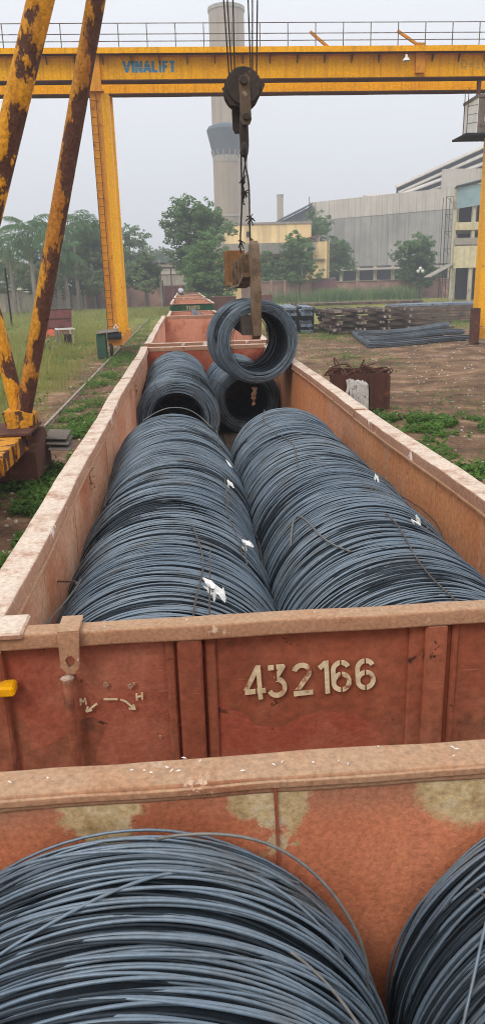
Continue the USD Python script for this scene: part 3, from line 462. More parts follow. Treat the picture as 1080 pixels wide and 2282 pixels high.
# ------------------------------------------------------------------ wire rod coils (axis along y, centred on the axis)
def loops(rng, n, L, R, r, seg, sides, jr=0.004, sk=0.012, jc=0.006, tot=None):
    th = np.arange(seg) * 2 * np.pi / seg; b = MB(); k = np.arange(sides); a = k * 2 * np.pi / sides
    i_, f = np.arange(seg), []
    j_ = (i_ + 1) % seg
    F = np.stack([i_[:, None] * sides + k, i_[:, None] * sides + (k + 1) % sides, j_[:, None] * sides + (k + 1) % sides, j_[:, None] * sides + k], -1).reshape(-1, 4)[:, ::-1]
    slow = rng.uniform(0, 6.28, 4); k1, k2 = rng.uniform(55, 80), rng.uniform(20, 34)
    for q in range(n):
        y = -L / 2 + (q + 0.5) / n * L + rng.normal(0, 0.45) * L / n; y += 0.0052 * math.sin(k1 * y + slow[2]) + 0.006 * math.sin(k2 * y + slow[3])
        s1, p1, s2, p2 = rng.normal(0, sk), rng.uniform(0, 6.28), rng.normal(0, sk * 0.5), rng.uniform(0, 6.28)
        s3, p3 = rng.normal(0, sk * 0.25), rng.uniform(0, 6.28)
        yy = y + s1 * np.sin(th + p1) + s2 * np.sin(2 * th + p2) + s3 * np.sin(5 * th + p3)
        rr = R + abs(rng.normal(0, jr)) - 0.004 + 0.004 * np.sin(3 * th + rng.uniform(0, 6.28)) + 0.006 * math.sin(y * 7 + slow[0]) - 0.03 * (max(0, abs(y) / (L / 2) - 0.84) / 0.16) ** 1.5 + rng.normal(0, 0.002)
        rr = rr + 0.008 * np.sin(2 * th + slow[1])
        lim = L / 2 + 0.02; yy = np.clip(yy, -lim, lim)
        cx, cz = rng.normal(0, jc, 2)
        C = np.stack([rr * np.sin(th) + cx, yy, rr * np.cos(th) + cz], -1)
        rad = np.stack([np.sin(th), 0 * th, np.cos(th)], -1); ax = np.array([0, 1.0, 0])
        V = C[:, None] + r * (np.cos(a)[None, :, None] * rad[:, None] + np.sin(a)[None, :, None] * ax)
        b.add(V.reshape(-1, 3), F)
    return b.out()
def face_loops(rng, n, y, Ri, Ro, r, seg, sides, sgn):
    b = MB(); th = np.arange(seg) * 2 * np.pi / seg; k = np.arange(sides); a = k * 2 * np.pi / sides; i_ = np.arange(seg); j_ = (i_ + 1) % seg
    F = np.stack([i_[:, None] * sides + k, i_[:, None] * sides + (k + 1) % sides, j_[:, None] * sides + (k + 1) % sides, j_[:, None] * sides + k], -1).reshape(-1, 4)[:, ::-1]
    for q in range(n):
        u = (q + rng.random()) / n; R = Ri + (Ro - Ri) * u; bulge = 0.03 * math.sin(math.pi * u)
        e = rng.normal(0, 0.022, 2); rr = np.clip(R + e[0] * np.sin(th + rng.uniform(0, 6.28)) + e[1] * 0.6 * np.sin(2 * th + rng.uniform(0, 6.28)), Ri, Ro)
        yy = y + sgn * (bulge + abs(rng.normal(0, 0.012))) + 0.012 * np.sin(th * 2 + rng.uniform(0, 6.28))
        C = np.stack([rr * np.sin(th), yy + 0 * th, rr * np.cos(th)], -1); rad = np.stack([np.sin(th), 0 * th, np.cos(th)], -1); ax = np.array([0, 1.0, 0])
        b.add((C[:, None] + r * (np.cos(a)[None, :, None] * rad[:, None] + np.sin(a)[None, :, None] * ax)).reshape(-1, 3), F)
    return b.out()
def hollow(L, Ri, Ro, n=48):
    h = L / 2; return lathe([(Ri, -h), (Ro, -h), (Ro, h), (Ri, h), (Ri, -h)], n, 'y')
def tie(R, L, ang, rng, r=0.0045, both=True, Ri=0.44):
    t = np.linspace(-L / 2 - 0.015, L / 2 + 0.015, 9); an = ang + 0.05 * np.sin(t * 4 + rng.uniform(0, 6)) 
    pts = [((R + 0.012) * math.sin(a), y, (R + 0.012) * math.cos(a)) for a, y in zip(an, t)]
    a0, a1 = an[0], an[-1]
    pre = [(q * math.sin(a0), -L / 2 - 0.065 + 0.02 * abs(q - (R + Ri) / 2) / 0.1, q * math.cos(a0)) for q in np.linspace(Ri - 0.01, R, 5)]
    post = [(q * math.sin(a1), L / 2 + 0.065 - 0.02 * abs(q - (R + Ri) / 2) / 0.1, q * math.cos(a1)) for q in np.linspace(R, Ri - 0.01, 5)]
    return tube(np.array(pre + pts + post), r, 5)
def coil(seed, L, R, Ri, label, loc, seg=72, sides=5, pitch=0.0102, wr=0.0041, sk=0.010, faces=True, ties=(0.5, 2.0, 3.6, 5.2), group=None, rz=0, ry=0, rx=0, nface=46, jr=0.004):
    rng = np.random.default_rng(seed)
    t = thing('wire_coil', label, 'wire coil', loc, rz, group, rx, ry)
    obj('outer_windings', loops(rng, int(L / pitch), L, R - wr, wr, seg, sides, sk=sk, jr=jr), M['wire'], t, smooth=True)
    obj('under_windings', loops(rng, int(L / pitch * 0.8), L - 0.01, R - 0.015, wr, max(48, seg * 2 // 3), 4, sk=sk * 0.6), M['wire_in'], t, smooth=True)
    obj('core', hollow(L - 0.03, Ri, R - 0.022), M['wire_in'], t, smooth=40)
    if faces:
        for s in (-1, 1): obj('end_windings', face_loops(rng, nface, s * (L / 2 - 0.02), Ri + 0.005, R - 0.012, wr, 72, 5, s), M['wire'], t, smooth=True)
        obj('inner_windings', loops(rng, int(L / 0.022), L, Ri - 0.006, wr, 48, 4, jr=0.008, sk=0.02), M['wire_in'], t, smooth=True)
    for a in ties: obj('tie_wire', tie(R, L, a, rng, Ri=Ri), M['tie'], t)
    return t
RO, CZ, XA, XB = 0.628, 1.02 + 0.645, -0.17, 1.04
GL, GR = 'coils in the left row of the numbered wagon', 'coils in the right row of the numbered wagon'
# foreground wagon: two big coils
f0 = coil(1, 1.45, 0.64, 0.44, 'nearest wire coil, filling the lower left foreground', (-0.215, 0.855, CZ), seg=120, sides=6, pitch=0.0090, wr=0.0043, sk=0.017, ties=(2.3, 4.0), jr=0.007)
f1 = coil(2, 1.45, 0.645, 0.44, 'wire coil at the lower right corner of the foreground wagon', (1.12, 0.87, CZ), seg=96, sides=6, pitch=0.0092, wr=0.0043, sk=0.017, ties=(2.3, 4.0), jr=0.007)
def loose(t, R, a0, a1, y0, y1, lift, seed, n=28, r=0.0042, mat='wire'):
    g = np.random.default_rng(seed); u = np.linspace(0, 1, n); an = a0 + (a1 - a0) * u
    q = R + 0.004 + lift * np.sin(np.pi * u) ** 0.8; y = y0 + (y1 - y0) * u + 0.01 * np.sin(u * 9 + seed)
    obj('loose_strand', tube(np.stack([q * np.sin(an), y, q * np.cos(an)], -1), r, 6), M[mat], t, smooth=True)
loose(f0, 0.645, -0.75, 0.95, 0.69, 0.55, 0.035, 1); loose(f0, 0.645, -0.55, 1.2, 0.66, 0.62, 0.02, 2); loose(f0, 0.64, -0.5, 0.75, 0.42, 0.70, 0.008, 3, r=0.0042); loose(f0, 0.645, 0.12, 1.12, 0.70, 0.52, 0.10, 4, mat='strand')
loose(f0, 0.645, 0.62, 1.45, 0.45, 0.1, 0.02, 6, mat='strand')
loose(f1, 0.645, -1.2, -0.55, 0.25, 0.62, 0.02, 7); loose(f1, 0.645, -0.75, -0.45, 0.6, 0.05, 0.03, 8, mat='strand'); loose(f1, 0.645, -0.95, -0.2, 0.35, 0.5, 0.012, 9)
LC = 1.31; YS = [2.785 + LC / 2 + k * (LC + 0.01) for k in range(4)]
seats_l = ['front coil of the left row, against the numbered end wall', 'second coil from the numbered end wall in the left row', 'third coil from the numbered end wall in the left row', 'last coil of the packed left row, before the gap']
seats_r = ['front coil of the right row, against the numbered end wall', 'second coil from the numbered end wall in the right row', 'third coil from the numbered end wall in the right row', 'last coil of the packed right row, before the bare floor']
ca = coil(11, LC, RO, 0.44, seats_l[0], (XA, YS[0], CZ), seg=84, sides=5, group=GL, ties=(0.27, 3.0), sk=0.012)
cb = coil(12, LC, RO, 0.44, seats_r[0], (XB, YS[0] + 0.03, CZ), seg=84, sides=5, group=GR, ties=(0.12, 3.0), sk=0.012)
cc = coil(13, LC, RO, 0.44, seats_l[1], (XA - 0.01, YS[1], CZ - 0.012), seg=72, sides=5, group=GL, ties=(0.72, 2.6), sk=0.014)
dup(cc, seats_r[1], (XB + 0.005, YS[1] + 0.04, CZ + 0.01), rz=180, ry=-75, group=GR)
dup(ca, seats_l[2], (XA + 0.015, YS[2], CZ + 0.016), rz=180, ry=40, group=GL)
dup(ca, seats_r[2], (XB + 0.0, YS[2] + 0.05, CZ - 0.008), ry=-33, group=GR)
dup(cb, seats_l[3], (XA - 0.02, YS[3], CZ - 0.004), rz=1.5, ry=40, group=GL)
dup(cc, seats_r[3], (XB - 0.03, YS[3] + 0.06, CZ + 0.004), rz=-2, ry=-62, group=GR)
# back coils whose faces show
cd = coil(21, 1.28, 0.625, 0.41, 'wire coil with its open end facing the camera, behind the left row', (-0.17, 11.88, 1.02 + 0.63), seg=72, sides=5, ties=(0.55, 5.7, 2.5, 4.0), rz=-1.5, sk=0.014)
dup(cd, 'rearmost coil on the left, between another coil and the far end wall', (-0.24, 14.82, 1.02 + 0.655), rz=180.5, ry=50)
dup(cd, 'middle coil of the three at the left far end of the wagon', (-0.20, 13.3, 1.02 + 0.64), rz=1, ry=77)
dup(cd, 'wire coil lying in the right half under the hanging coil', (0.97, 13.72, 1.02 + 0.60), rz=4, ry=-25, scale=0.95)
dup(cd, 'coil against the far end wall in the right half, seen through the hanging coil', (0.92, 14.95, 1.02 + 0.60), rz=-3, ry=35, scale=0.95)
SC = np.array([1.02, 12.12, 2.74]); SRZ = 8.0
cs = coil(31, 1.20, 0.615, 0.455, 'wire coil hanging in the air on the hook', SC, seg=72, sides=5, ties=(0.62, 2.35, 3.9, 5.4), rz=SRZ, sk=0.016, nface=40)
# strand looping over the end of the left row
pts = [at(318, 938, 8.0), at(350, 918, 8.05), at(384, 908, 8.1), at(420, 913, 8.1), at(450, 932, 8.08), at(478, 962, 8.0), at(497, 1000, 7.9)]
def smooth_line(p, n=30):
    from scipy.interpolate import CubicSpline
    p = np.asarray(p); u = np.linspace(0, 1, len(p)); return CubicSpline(u, p)(np.linspace(0, 1, n))
def wire(name, pts, r, mat, label, cat='loose wire', n=30, group=None): return obj(name, tube(smooth_line(pts, n), r, 5), M[mat], smooth=True, label=label, cat=cat, group=group)
wire('loose_wire', pts, 0.006, 'strand', 'springy wire end arching over the rear end of the left coil row')
def on_coil(xc, ang, y, dr=0.02): return np.array([xc + (RO + dr) * math.sin(ang), y, CZ + (RO + dr) * math.cos(ang)])
wire('loose_wire', [on_coil(XA, -1.25, 4.75, .06), on_coil(XA, -1.15, 4.3, .1), on_coil(XA, -1.08, 4.05, .12), on_coil(XA, -0.95, 3.92, .05), on_coil(XA, -0.9, 3.85, .02)], 0.006, 'strand', 'curled wire end beside the left wagon wall, farther one')
wire('loose_wire', [on_coil(XA, -0.80, 3.8, .02), on_coil(XA, -0.88, 3.45, .06), on_coil(XA, -0.94, 3.2, .09), on_coil(XA, -0.85, 3.05, .05), on_coil(XA, -0.78, 2.95, .02)], 0.006, 'strand', 'curled wire end beside the left wagon wall, nearer one')
wire('loose_wire', [on_coil(XB, -0.82, 4.2, .012), on_coil(XB, -0.62, 4.45, .04), on_coil(XB, -0.55, 4.2, .03), on_coil(XB, -0.5, 3.9, .03), on_coil(XB, -0.36, 3.62, .015)], 0.006, 'strand', 'bent wire standing up on the inner side of the right coil row')
wire('loose_wire', [on_coil(XB, 0.80, 5.2, .01), on_coil(XB, 0.92, 4.9, .06), on_coil(XB, 1.0, 4.65, .07), on_coil(XB, 1.02, 4.45, .02)], 0.005, 'tie', 'bent wire beside the right wagon wall above the coils')
# paper tags
def tag_paper(px, py, w, h, label, Z=None, seed=0, Yp=None):
    g = np.random.default_rng(seed)
    s, t_ = np.meshgrid(np.linspace(-1, 1, 7), np.linspace(-1, 1, 6), indexing='ij')
    c = at(px, py, Yp); P = np.stack([s * w / 2, t_ * h / 2 * 0.7, t_ * h / 2 * 0.7 + 0.02 * np.sin(s * 4 + seed) + 0.012 * np.cos(t_ * 5 + s * 3)], -1).reshape(-1, 3)
    a = 0.45 * g.uniform(-1, 1) - 0.5; P[:, [0, 2]] = P[:, [0, 2]] @ np.array([[math.cos(a), math.sin(a)], [-math.sin(a), math.cos(a)]]).T
    i = np.arange(42).reshape(7, 6); f = np.stack([i[:-1, :-1], i[1:, :-1], i[1:, 1:], i[:-1, 1:]], -1).reshape(-1, 4)
    v = np.vstack([P, P - [0, -0.0006, 0.0012]]) + c; obj('paper_tag', (v, np.vstack([f, f[:, ::-1] + 42])), M['paper'], label=label, cat='paper tag')
def coil_y(px, py, xc):                                                     # distance at which the ray meets the row of coils
    d = _ray(px, py); best = None
    for t_ in np.linspace(2, 14, 6000):
        p = EYE + d * t_
        if (p[0] - xc) ** 2 + (p[2] - CZ) ** 2 < (RO + 0.03) ** 2: return p[1]
    return 4.0
for (x, y, w, h, xc, lb) in ((486, 1322, 0.06, 0.05, XA, 'largest white paper tag, nearest of those on the left coils'), (466, 1306, 0.045, 0.06, XA, 'folded white tag half standing beside the largest paper tag'), (548, 1214, 0.06, 0.04, XA, 'white paper tag in the groove between the rows, second from the front'),
                             (510, 1080, 0.055, 0.04, XA, 'white paper tag on the right flank of the third left coil'), (509, 1036, 0.03, 0.06, XA, 'small upright white tag, farthest on the left coils'), (838, 1066, 0.03, 0.05, XB, 'white tag between right coils and right wagon wall, farther one'), (928, 1162, 0.045, 0.03, XB, 'white tag between right coils and right wagon wall, nearer one')):
    tag_paper(x, y, w, h, lb, seed=int(x), Yp=coil_y(x, y, xc) - 0.01)
for x0, y0, x1, y1, xc, lb in ((468, 1228, 466, 1390, XA, 'upright stiff wire holding the largest paper tag'), (500, 1065, 508, 1125, XA, 'thin stiff wire beside the third left tag'), (541, 1190, 550, 1260, XA, 'thin stiff wire beside the second left tag')):
    pp = [at(x0 + (x1 - x0) * k / 4, y0 + (y1 - y0) * k / 4, coil_y(x0 + (x1 - x0) * k / 4, y0 + (y1 - y0) * k / 4, xc) - 0.01) for k in range(5)]
    wire('stiff_wire', pp, 0.004, 'tie', lb, 'wire')

# ------------------------------------------------------------------ hook block, ropes and C-hook
HB = at(541, 196, 12.0)
hb = thing('hook_block', 'black greasy crane hook block with round sheaves above the hanging coil', 'hook block', HB)
for k, dy in enumerate((-0.055, 0.075)):
    obj('sheave', lathe([(0.03, -0.04), (0.2, -0.04), (0.262, -0.045), (0.262, -0.035), (0.225, 0), (0.262, 0.035), (0.262, 0.045), (0.2, 0.04), (0.03, 0.04), (0.03, -0.04)], 36, 'y', (-0.02 * k, dy, -0.03 * k)), M['grease'], hb, smooth=30)
obj('cover_plate', lathe([(0.0, -0.012), (0.235, -0.012), (0.24, 0.0), (0.24, 0.012), (0.0, 0.012)], 32, 'y', (0, -0.125, 0.01)), M['grease'], hb, smooth=30)
obj('guard_ear', [prism([(-0.31, -0.02), (-0.22, 0.04), (-0.12, -0.25), (-0.2, -0.22)], -0.11, -0.08), prism([(0.31, 0.03), (0.24, 0.08), (0.2, -0.1), (0.27, -0.06)], -0.11, -0.08)], M['grease'], hb)
obj('strap_plate', prism([(-0.075, 0.08), (-0.05, 0.13), (0.05, 0.135), (0.085, 0.10), (0.10, -0.44), (0.075, -0.5), (-0.03, -0.5), (-0.055, -0.46)], -0.175, -0.14), M['strap'], hb)
obj('strap_plate', prism([(-0.17, 0.1), (-0.0, 0.1), (0.0, -0.5), (-0.03, -0.56), (-0.12, -0.56), (-0.15, -0.5)], 0.16, 0.19), M['grease'], hb)
obj('pin', lathe([(0, -0.24), (0.05, -0.24), (0.058, -0.22), (0.058, 0.22), (0.0, 0.22)], 14, 'y', (0, 0, 0.06)), M['grease'], hb, smooth=30)
obj('pin', lathe([(0, -0.22), (0.042, -0.22), (0.05, -0.2), (0.05, 0.22), (0.0, 0.22)], 14, 'y', (0.03, 0, -0.40)), M['grease'], hb, smooth=30)
obj('cross_head', box((-0.06, -0.13, -0.47), (0.08, 0.15, -0.34), 0.02), M['grease'], hb)
th = np.linspace(math.radians(95), math.radians(-165), 16)
hk = [(0.0, 0, -0.45), (0.0, 0, -0.62)] + [(0.0 + 0.0 * a, -0.075 * math.sin(b) * 0.6 - 0.03, -0.74 + 0.085 * math.sin(a)) for a, b in zip(th, np.linspace(-1, 2.5, 16))]
obj('hook', tube(smooth_line([(0.0, 0, -0.46), (0.0, 0, -0.60), (0.005, 0.02, -0.70), (0.0, 0.01, -0.80), (-0.01, -0.06, -0.86), (-0.01, -0.11, -0.80), (-0.01, -0.10, -0.73)], 24), np.interp(np.linspace(0, 1, 24), [0, 0.3, 0.6, 1], [0.07, 0.07, 0.065, 0.025]), 10), M['grease'], hb, smooth=True)
for k, (x0, x1) in enumerate(((505, 511), (512, 517), (521, 523), (556, 559), (562, 562), (572, 571))):
    a, b = at(x1, 178, 12.0 + (-0.06 if k % 2 else 0.08)), at(x0, 95, 12.0 + (-0.06 if k % 2 else 0.08)); d = (b - a) / (b[2] - a[2])
    obj('hoist_rope', rod(a - d * 0.15, a + d * (12.4 - a[2]), 0.011, n=6), M['black'], label=['leftmost', 'second from the left', 'third from the left', 'third from the right', 'second from the right', 'rightmost'][k] + ' of the dark hoist ropes above the hook block', cat='rope', group='hoist ropes of the hook block')
ch = thing('coil_hook', 'rusty brown steel C hook with counterweight, its arm inside the hanging coil', 'lifting hook')
def loc(dx, dy, z):                                                          # along the coil's axis
    a = math.radians(SRZ); return np.array([SC[0] + dx * math.cos(a) - dy * math.sin(a), SC[1] + dx * math.sin(a) + dy * math.cos(a), z])
def hprism(poly, x0, x1):                                                   # outline in the (axis, z) plane, width along x
    v, f = prism(poly, x0, x1, 'yz'); a = math.radians(SRZ); o_ = np.array([SC[0], SC[1], 0])
    return np.stack([v[:, 0] * math.cos(a) - v[:, 1] * math.sin(a), v[:, 0] * math.sin(a) + v[:, 1] * math.cos(a), v[:, 2]], 1) + o_, f
sx = at(567, 640, 11.4)[0] - loc(0, -0.72, 0)[0]
spine = hprism([(-0.86, 2.86), (-0.74, 2.80), (-0.66, 3.0), (-0.66, 3.75), (-0.60, 4.0), (-0.60, 4.12), (-0.70, 4.20), (-0.80, 4.15), (-0.88, 3.95), (-0.92, 3.5)], sx - 0.055, sx + 0.055)
obj('spine', spine, M['hook'], ch)
obj('arm', hprism([(-0.80, 2.87), (-0.70, 3.14), (0.25, 3.17), (0.30, 3.12), (0.30, 2.98), (-0.6, 2.90)], sx - 0.09 - 0.13, sx - 0.05), M['grease'], ch)
obj('upper_beam', hprism([(-0.62, 4.08), (-0.62, 3.72), (-0.35, 3.60), (0.1, 3.56), (0.45, 3.62), (0.5, 3.80), (0.3, 4.0)], sx - 0.02, sx + 0.02), M['hook'], ch)
obj('lower_flange', hprism([(-0.64, 3.76), (-0.64, 3.70), (-0.35, 3.575), (0.1, 3.535), (0.45, 3.60), (0.45, 3.63), (0.1, 3.565), (-0.35, 3.61)], sx - 0.16, sx + 0.05), M['hook'], ch)
for k in range(4):
    y_ = -0.5 + 0.24 * k; obj('rib', hprism([(y_, 4.02 - 0.03 * k), (y_ + 0.03, 4.02 - 0.03 * k), (y_ + 0.03, 3.62 - 0.01 * k), (y_, 3.62 - 0.01 * k)], sx - 0.14, sx - 0.022), M['hook'], ch)
cwp = at(522, 598, 12.75)
obj('counterweight', move(box((-0.15, -0.14, -0.28), (0.15, 0.14, 0.28), 0.012), cwp, rz=math.radians(SRZ)), M['cw'], ch)
obj('lug', tube([loc(sx - 0.0, -0.62, 4.12) + [0, 0, 0], loc(sx, -0.60, 4.22), loc(sx, -0.52, 4.24), loc(sx, -0.5, 4.05)], 0.022, 6), M['hook'], ch)
hkp = HB + np.array([-0.01, -0.06, -0.80])
sA, sB = at(537, 563, 12.3), loc(sx, -0.57, 4.18)
wire('sling_rope', [hkp + [-0.03, 0, 0.06], hkp + [-0.045, 0, -0.3], (hkp + sA) / 2 + [-0.01, 0, 0], sA + [0, 0, 0.3], sA], 0.013, 'black', 'left wire sling from the hook to the counterweight side', 'sling')
wire('sling_rope', [hkp + [0.03, 0, 0.06], hkp + [0.02, 0, -0.25], (hkp + sB) / 2 + [0.02, 0, 0.15], sB + [-0.02, 0, 0.3], sB], 0.013, 'black', 'right wire sling from the hook to the top of the spine', 'sling')
wire('sling_rope', [hkp + [0.035, -0.02, 0.05], hkp + [0.03, -0.02, -0.12], hkp + [-0.015, -0.02, -0.35], hkp + [-0.03, 0, -0.65], hkp + [-0.01, 0, -0.75]], 0.011, 'black', 'short crossed sling end with knots under the hook', 'sling')
for p, lb in ((hkp + [-0.01, -0.02, -0.42], 'upper frayed knot of the slings'), (hkp + [-0.02, -0.02, -0.60], 'middle frayed knot of the slings'), (sA + [0, 0, 0.18], 'frayed knot low on the left sling'), (sB + [-0.01, 0, 0.34], 'frayed knot low on the right sling')):
    ms = []
    for k in range(14):
        a = rs.normal(0, 1, 3) * [0.03, 0.03, 0.05]; ms.append(tube([p, p + a * 0.6, p + a * 1.1 + [0, 0, -0.01]], 0.009, 4))
    obj('sling_knot', ms, M['black'], label=lb, cat='knot')
tp = at(567, 862, 12.0)
v = []
for k in range(11):
    u = k / 10; w = 0.045 * (1 - 0.55 * u) + 0.012 * math.sin(k * 2.3); v += [tp + [-w + 0.015 * math.sin(k) - 0.03 * u, 0.02 * math.sin(k * 1.3), -0.30 * u], tp + [w - 0.03 * u, 0.02 * math.cos(k * 1.7), -0.30 * u]]
v = np.array(v); f = np.array([[2 * k, 2 * k + 1, 2 * k + 3, 2 * k + 2] for k in range(10)])
obj('torn_paper', (np.vstack([v, v + [0, 0.002, 0]]), np.vstack([f, f[:, ::-1] + len(v)])), M['scale'], label='torn tan paper strip dangling below the hanging coil', cat='paper strip')

# ------------------------------------------------------------------ near gantry crane: rusty pipe legs
nc = thing('gantry_crane', 'near gantry crane on flaking yellow pipe legs at the left edge', 'crane')
def pipe(name, p0, p1, r, mat, n=60, amp=0.0): 
    p0, p1 = np.asarray(p0), np.asarray(p1); pts = p0 + np.linspace(0, 1, n)[:, None] * (p1 - p0)
    return obj(name, tube(pts, r, 20), mat, nc, smooth=40)
BY = 14.5; base = at(52, 925, BY); mid = at(105, 590, BY - 0.1); top = at(197, 95, BY - 0.3)
d = (top - base); pipe('pipe_leg', base, base + d * 1.55, 0.155, M['very_rusty'])
topo = base + d * 1.55
b2 = base + np.array([-0.12, 0.15, 0.1]); up2 = at(-14, 700, BY + 0.2); pipe('pipe_leg', b2, b2 + (up2 - b2) * 3.6, 0.15, M['rusty_yellow'])
q0, q1 = at(-10, 425, 11.1), at(68, 94, 10.9); dq = q1 - q0
pipe('pipe_leg', q0 - dq * 1.15, q1 + dq * 1.1, 0.165, M['rusty_yellow'])
obj('leg_socket', [prism([(base[0] - 0.28, base[2] - 0.25), (base[0] + 0.2, base[2] - 0.25), (base[0] + 0.22, base[2] + 0.02), (base[0] - 0.02, base[2] + 0.12), (base[0] - 0.34, base[2] + 0.1)], BY - 0.24, BY + 0.3)], M['rusty_yellow'], nc)
obj('leg_collar', tube([base + d * 0.0, base + d * 0.012], 0.185, 20), M['rusty_yellow'], nc, smooth=30)
cz = base[2] - 0.26
obj('carriage_plate', box((base[0] - 0.8, BY - 0.8, cz - 0.005), (base[0] + 0.24, BY + 0.45, cz + 0.05), 0.01), M['rust'], nc)
obj('carriage_beam', box((base[0] - 1.0, 7.0, cz - 0.34), (base[0] + 0.10, BY + 0.40, cz - 0.012), 0.015), M['rusty_yellow'], nc)
for k in range(7): obj('beam_rib', box((base[0] + 0.103, 8.0 + k * 1.0, cz - 0.32), (base[0] + 0.14, 8.03 + k * 1.0, cz - 0.03)), M['rusty_yellow'], nc)
for k in range(3): 
    a = base + np.array([0.26 + 0.05 * k, 0.45 - 0.12 * k, -0.56 - 0.09 * k]); obj('wheel_cover_strip', slab(a, (0.42, 0.1, -0.05), (0, 0.7, 0.06), (0, 0, 1), 0.015, 3, 3), M['cabgrey'], nc)
obj('wheel', lathe([(0.05, -0.07), (0.3, -0.07), (0.3, 0.07), (0.05, 0.07), (0.05, -0.07)], 24, 'x', (RAILX, BY - 0.3, 0.4)), M['under'], nc, smooth=30)
obj('wheel', lathe([(0.05, -0.07), (0.3, -0.07), (0.3, 0.07), (0.05, 0.07), (0.05, -0.07)], 24, 'x', (RAILX, BY + 0.5, 0.4)), M['under'], nc, smooth=30)
obj('wheel_guard', prism([(BY - 0.6, 0.12), (BY + 0.9, 0.10), (BY + 0.85, 0.62), (BY + 0.45, cz - 0.05), (BY - 0.6, cz - 0.35)], RAILX - 0.2, base[0] + 0.28, 'yz'), M['rust'], nc)
for yy in (10.6, 14.4): obj('girder', box((-7.5, yy - 0.25, 12.4), (21, yy + 0.25, 13.6)), M['yellow'], nc)
for yy in (10.6, 14.4): obj('far_leg', tube([(16.0, yy, 0.8), (14.5, yy, 12.4)], 0.16, 12), M['rusty_yellow'], nc, smooth=40)
obj('trolley', box((0.2, 10.4, 13.6), (1.9, 14.6, 14.1)), M['yellow'], nc)

# ------------------------------------------------------------------ far gantry crane with lettering
fc = thing('gantry_crane', 'yellow gantry crane with blue VINALIFT lettering spanning the yard behind', 'crane')
YG = 41.0; ZT, ZB = 14.42, 13.10
def girder(y, front):
    obj('girder', box((-13, y + 0.06, ZB + 0.05), (23, y + 0.62, ZT - 0.30)), M['yellow'], fc)
    obj('bottom_flange', box((-13, y - 0.02, ZB), (23, y + 0.70, ZB + 0.048)), M['rust'], fc)
    obj('top_flange', box((-13, y - 0.05, ZT - 0.298), (23, y + 0.73, ZT - 0.25)), M['orange'], fc)
    if front:
        obj('walkway_edge', box((-13, y - 0.42, ZT - 0.246), (23, y - 0.38, ZT - 0.0)), M['yellow'], fc)
        obj('walkway', box((-13, y - 0.378, ZT - 0.24), (23, y + 0.7, ZT - 0.21)), M['rust'], fc)
girder(YG, True); girder(YG + 2.75, False)
for k in range(26):
    x = -12 + 1.35 * k
    obj('railing_post', rod((x, YG - 0.4, ZT), (x, YG - 0.4, ZT + 1.0), 0.025, n=6), M['cabgrey'], fc)
    obj('walkway_bracket', prism([(YG - 0.37, ZT - 0.25), (YG + 0.055, ZT - 0.30), (YG + 0.055, ZT - 0.62)], x + 0.5, x + 0.54, 'yz'), M['rust'], fc)
for z in (0.25, 0.55, 1.0): obj('hand_rail', rod((-13, YG - 0.4, ZT + z), (23, YG - 0.4, ZT + z), 0.02, n=6), M['cabgrey'], fc)
for x, y0, x1, y1 in ((690, 94, 745, 112), (885, 92, 955, 112)):
    obj('brace', bar(at(x, y0 - 25, 41.9), at(x1, y1 + 4, 41.9), 0.12, 0.12), M['orange'], fc)
for k in range(13):
    x = -11 + 2.6 * k; obj('stiffener', box((x, YG + 0.045, ZB + 0.05), (x + 0.05, YG + 0.062, ZT - 0.31)), M['yellow'], fc)
LET = {'V': [[(0, 1), (.28, 0)], [(.56, 1), (.28, 0)]], 'I': [[(.1, 0), (.1, 1)]], 'N': [[(.06, 0), (.06, 1)], [(.06, 1), (.5, 0)], [(.5, 0), (.5, 1)]], 'A': [[(0, 0), (.28, 1)], [(.56, 0), (.28, 1)], [(.14, .3), (.42, .3)]], 'L': [[(.06, 1), (.06, .08)], [(.0, .08), (.46, .08)]], 'F': [[(.06, 0), (.06, 1)], [(.0, .92), (.48, .92)], [(.06, .5), (.38, .5)]], 'T': [[(.24, 0), (.24, .92)], [(0, .92), (.48, .92)]]}
a = at(276, 160, YG); b_ = at(393, 160, YG); adv = {'I': 0.34, 'T': 0.6, 'F': 0.62, 'L': 0.62}; tot = sum(adv.get(c, 0.76) for c in 'VINALIFT'); hL = 0.50; kx = (b_[0] - a[0]) / (tot * hL); xx = a[0]
for c in 'VINALIFT':
    g = unary_union([LineString([(x * hL * kx, y * hL) for x, y in l]).buffer(0.068, cap_style=2) for l in LET[c]]).intersection(sbox(-1, 0, 2, hL)).difference(sbox(-1, hL * 0.42, 2, hL * 0.42 + 0.02) if c in 'VNA' else sbox(9, 9, 10, 10))
    obj('crane_letter', on_plane(affinity.translate(g, xx, a[2]), YG + 0.0585), M['blue'], fc); xx += adv.get(c, 0.76) * hL * kx
a = at(1025, 151, YG); obj('crane_lettering', text_xz('Q=10', 0.38, (a[0], YG + 0.056, a[2]), bold=False), M['grey_letter'], fc)
lx0, lx1 = -4.17, -3.20
obj('leg_head', [box((lx0 - 0.02, YG - 0.16, 12.72), (lx0 + 0.62, YG + 0.05, 14.5)), box((lx0 - 0.05, YG - 0.2, 12.62), (lx0 + 0.7, YG + 0.7, 12.72))], M['orange'], fc)
obj('leg_head', box((at(924, 150, YG)[0], YG - 0.13, ZB + 0.2), (at(944, 150, YG)[0], YG + 0.05, 14.62)), M['orange'], fc)
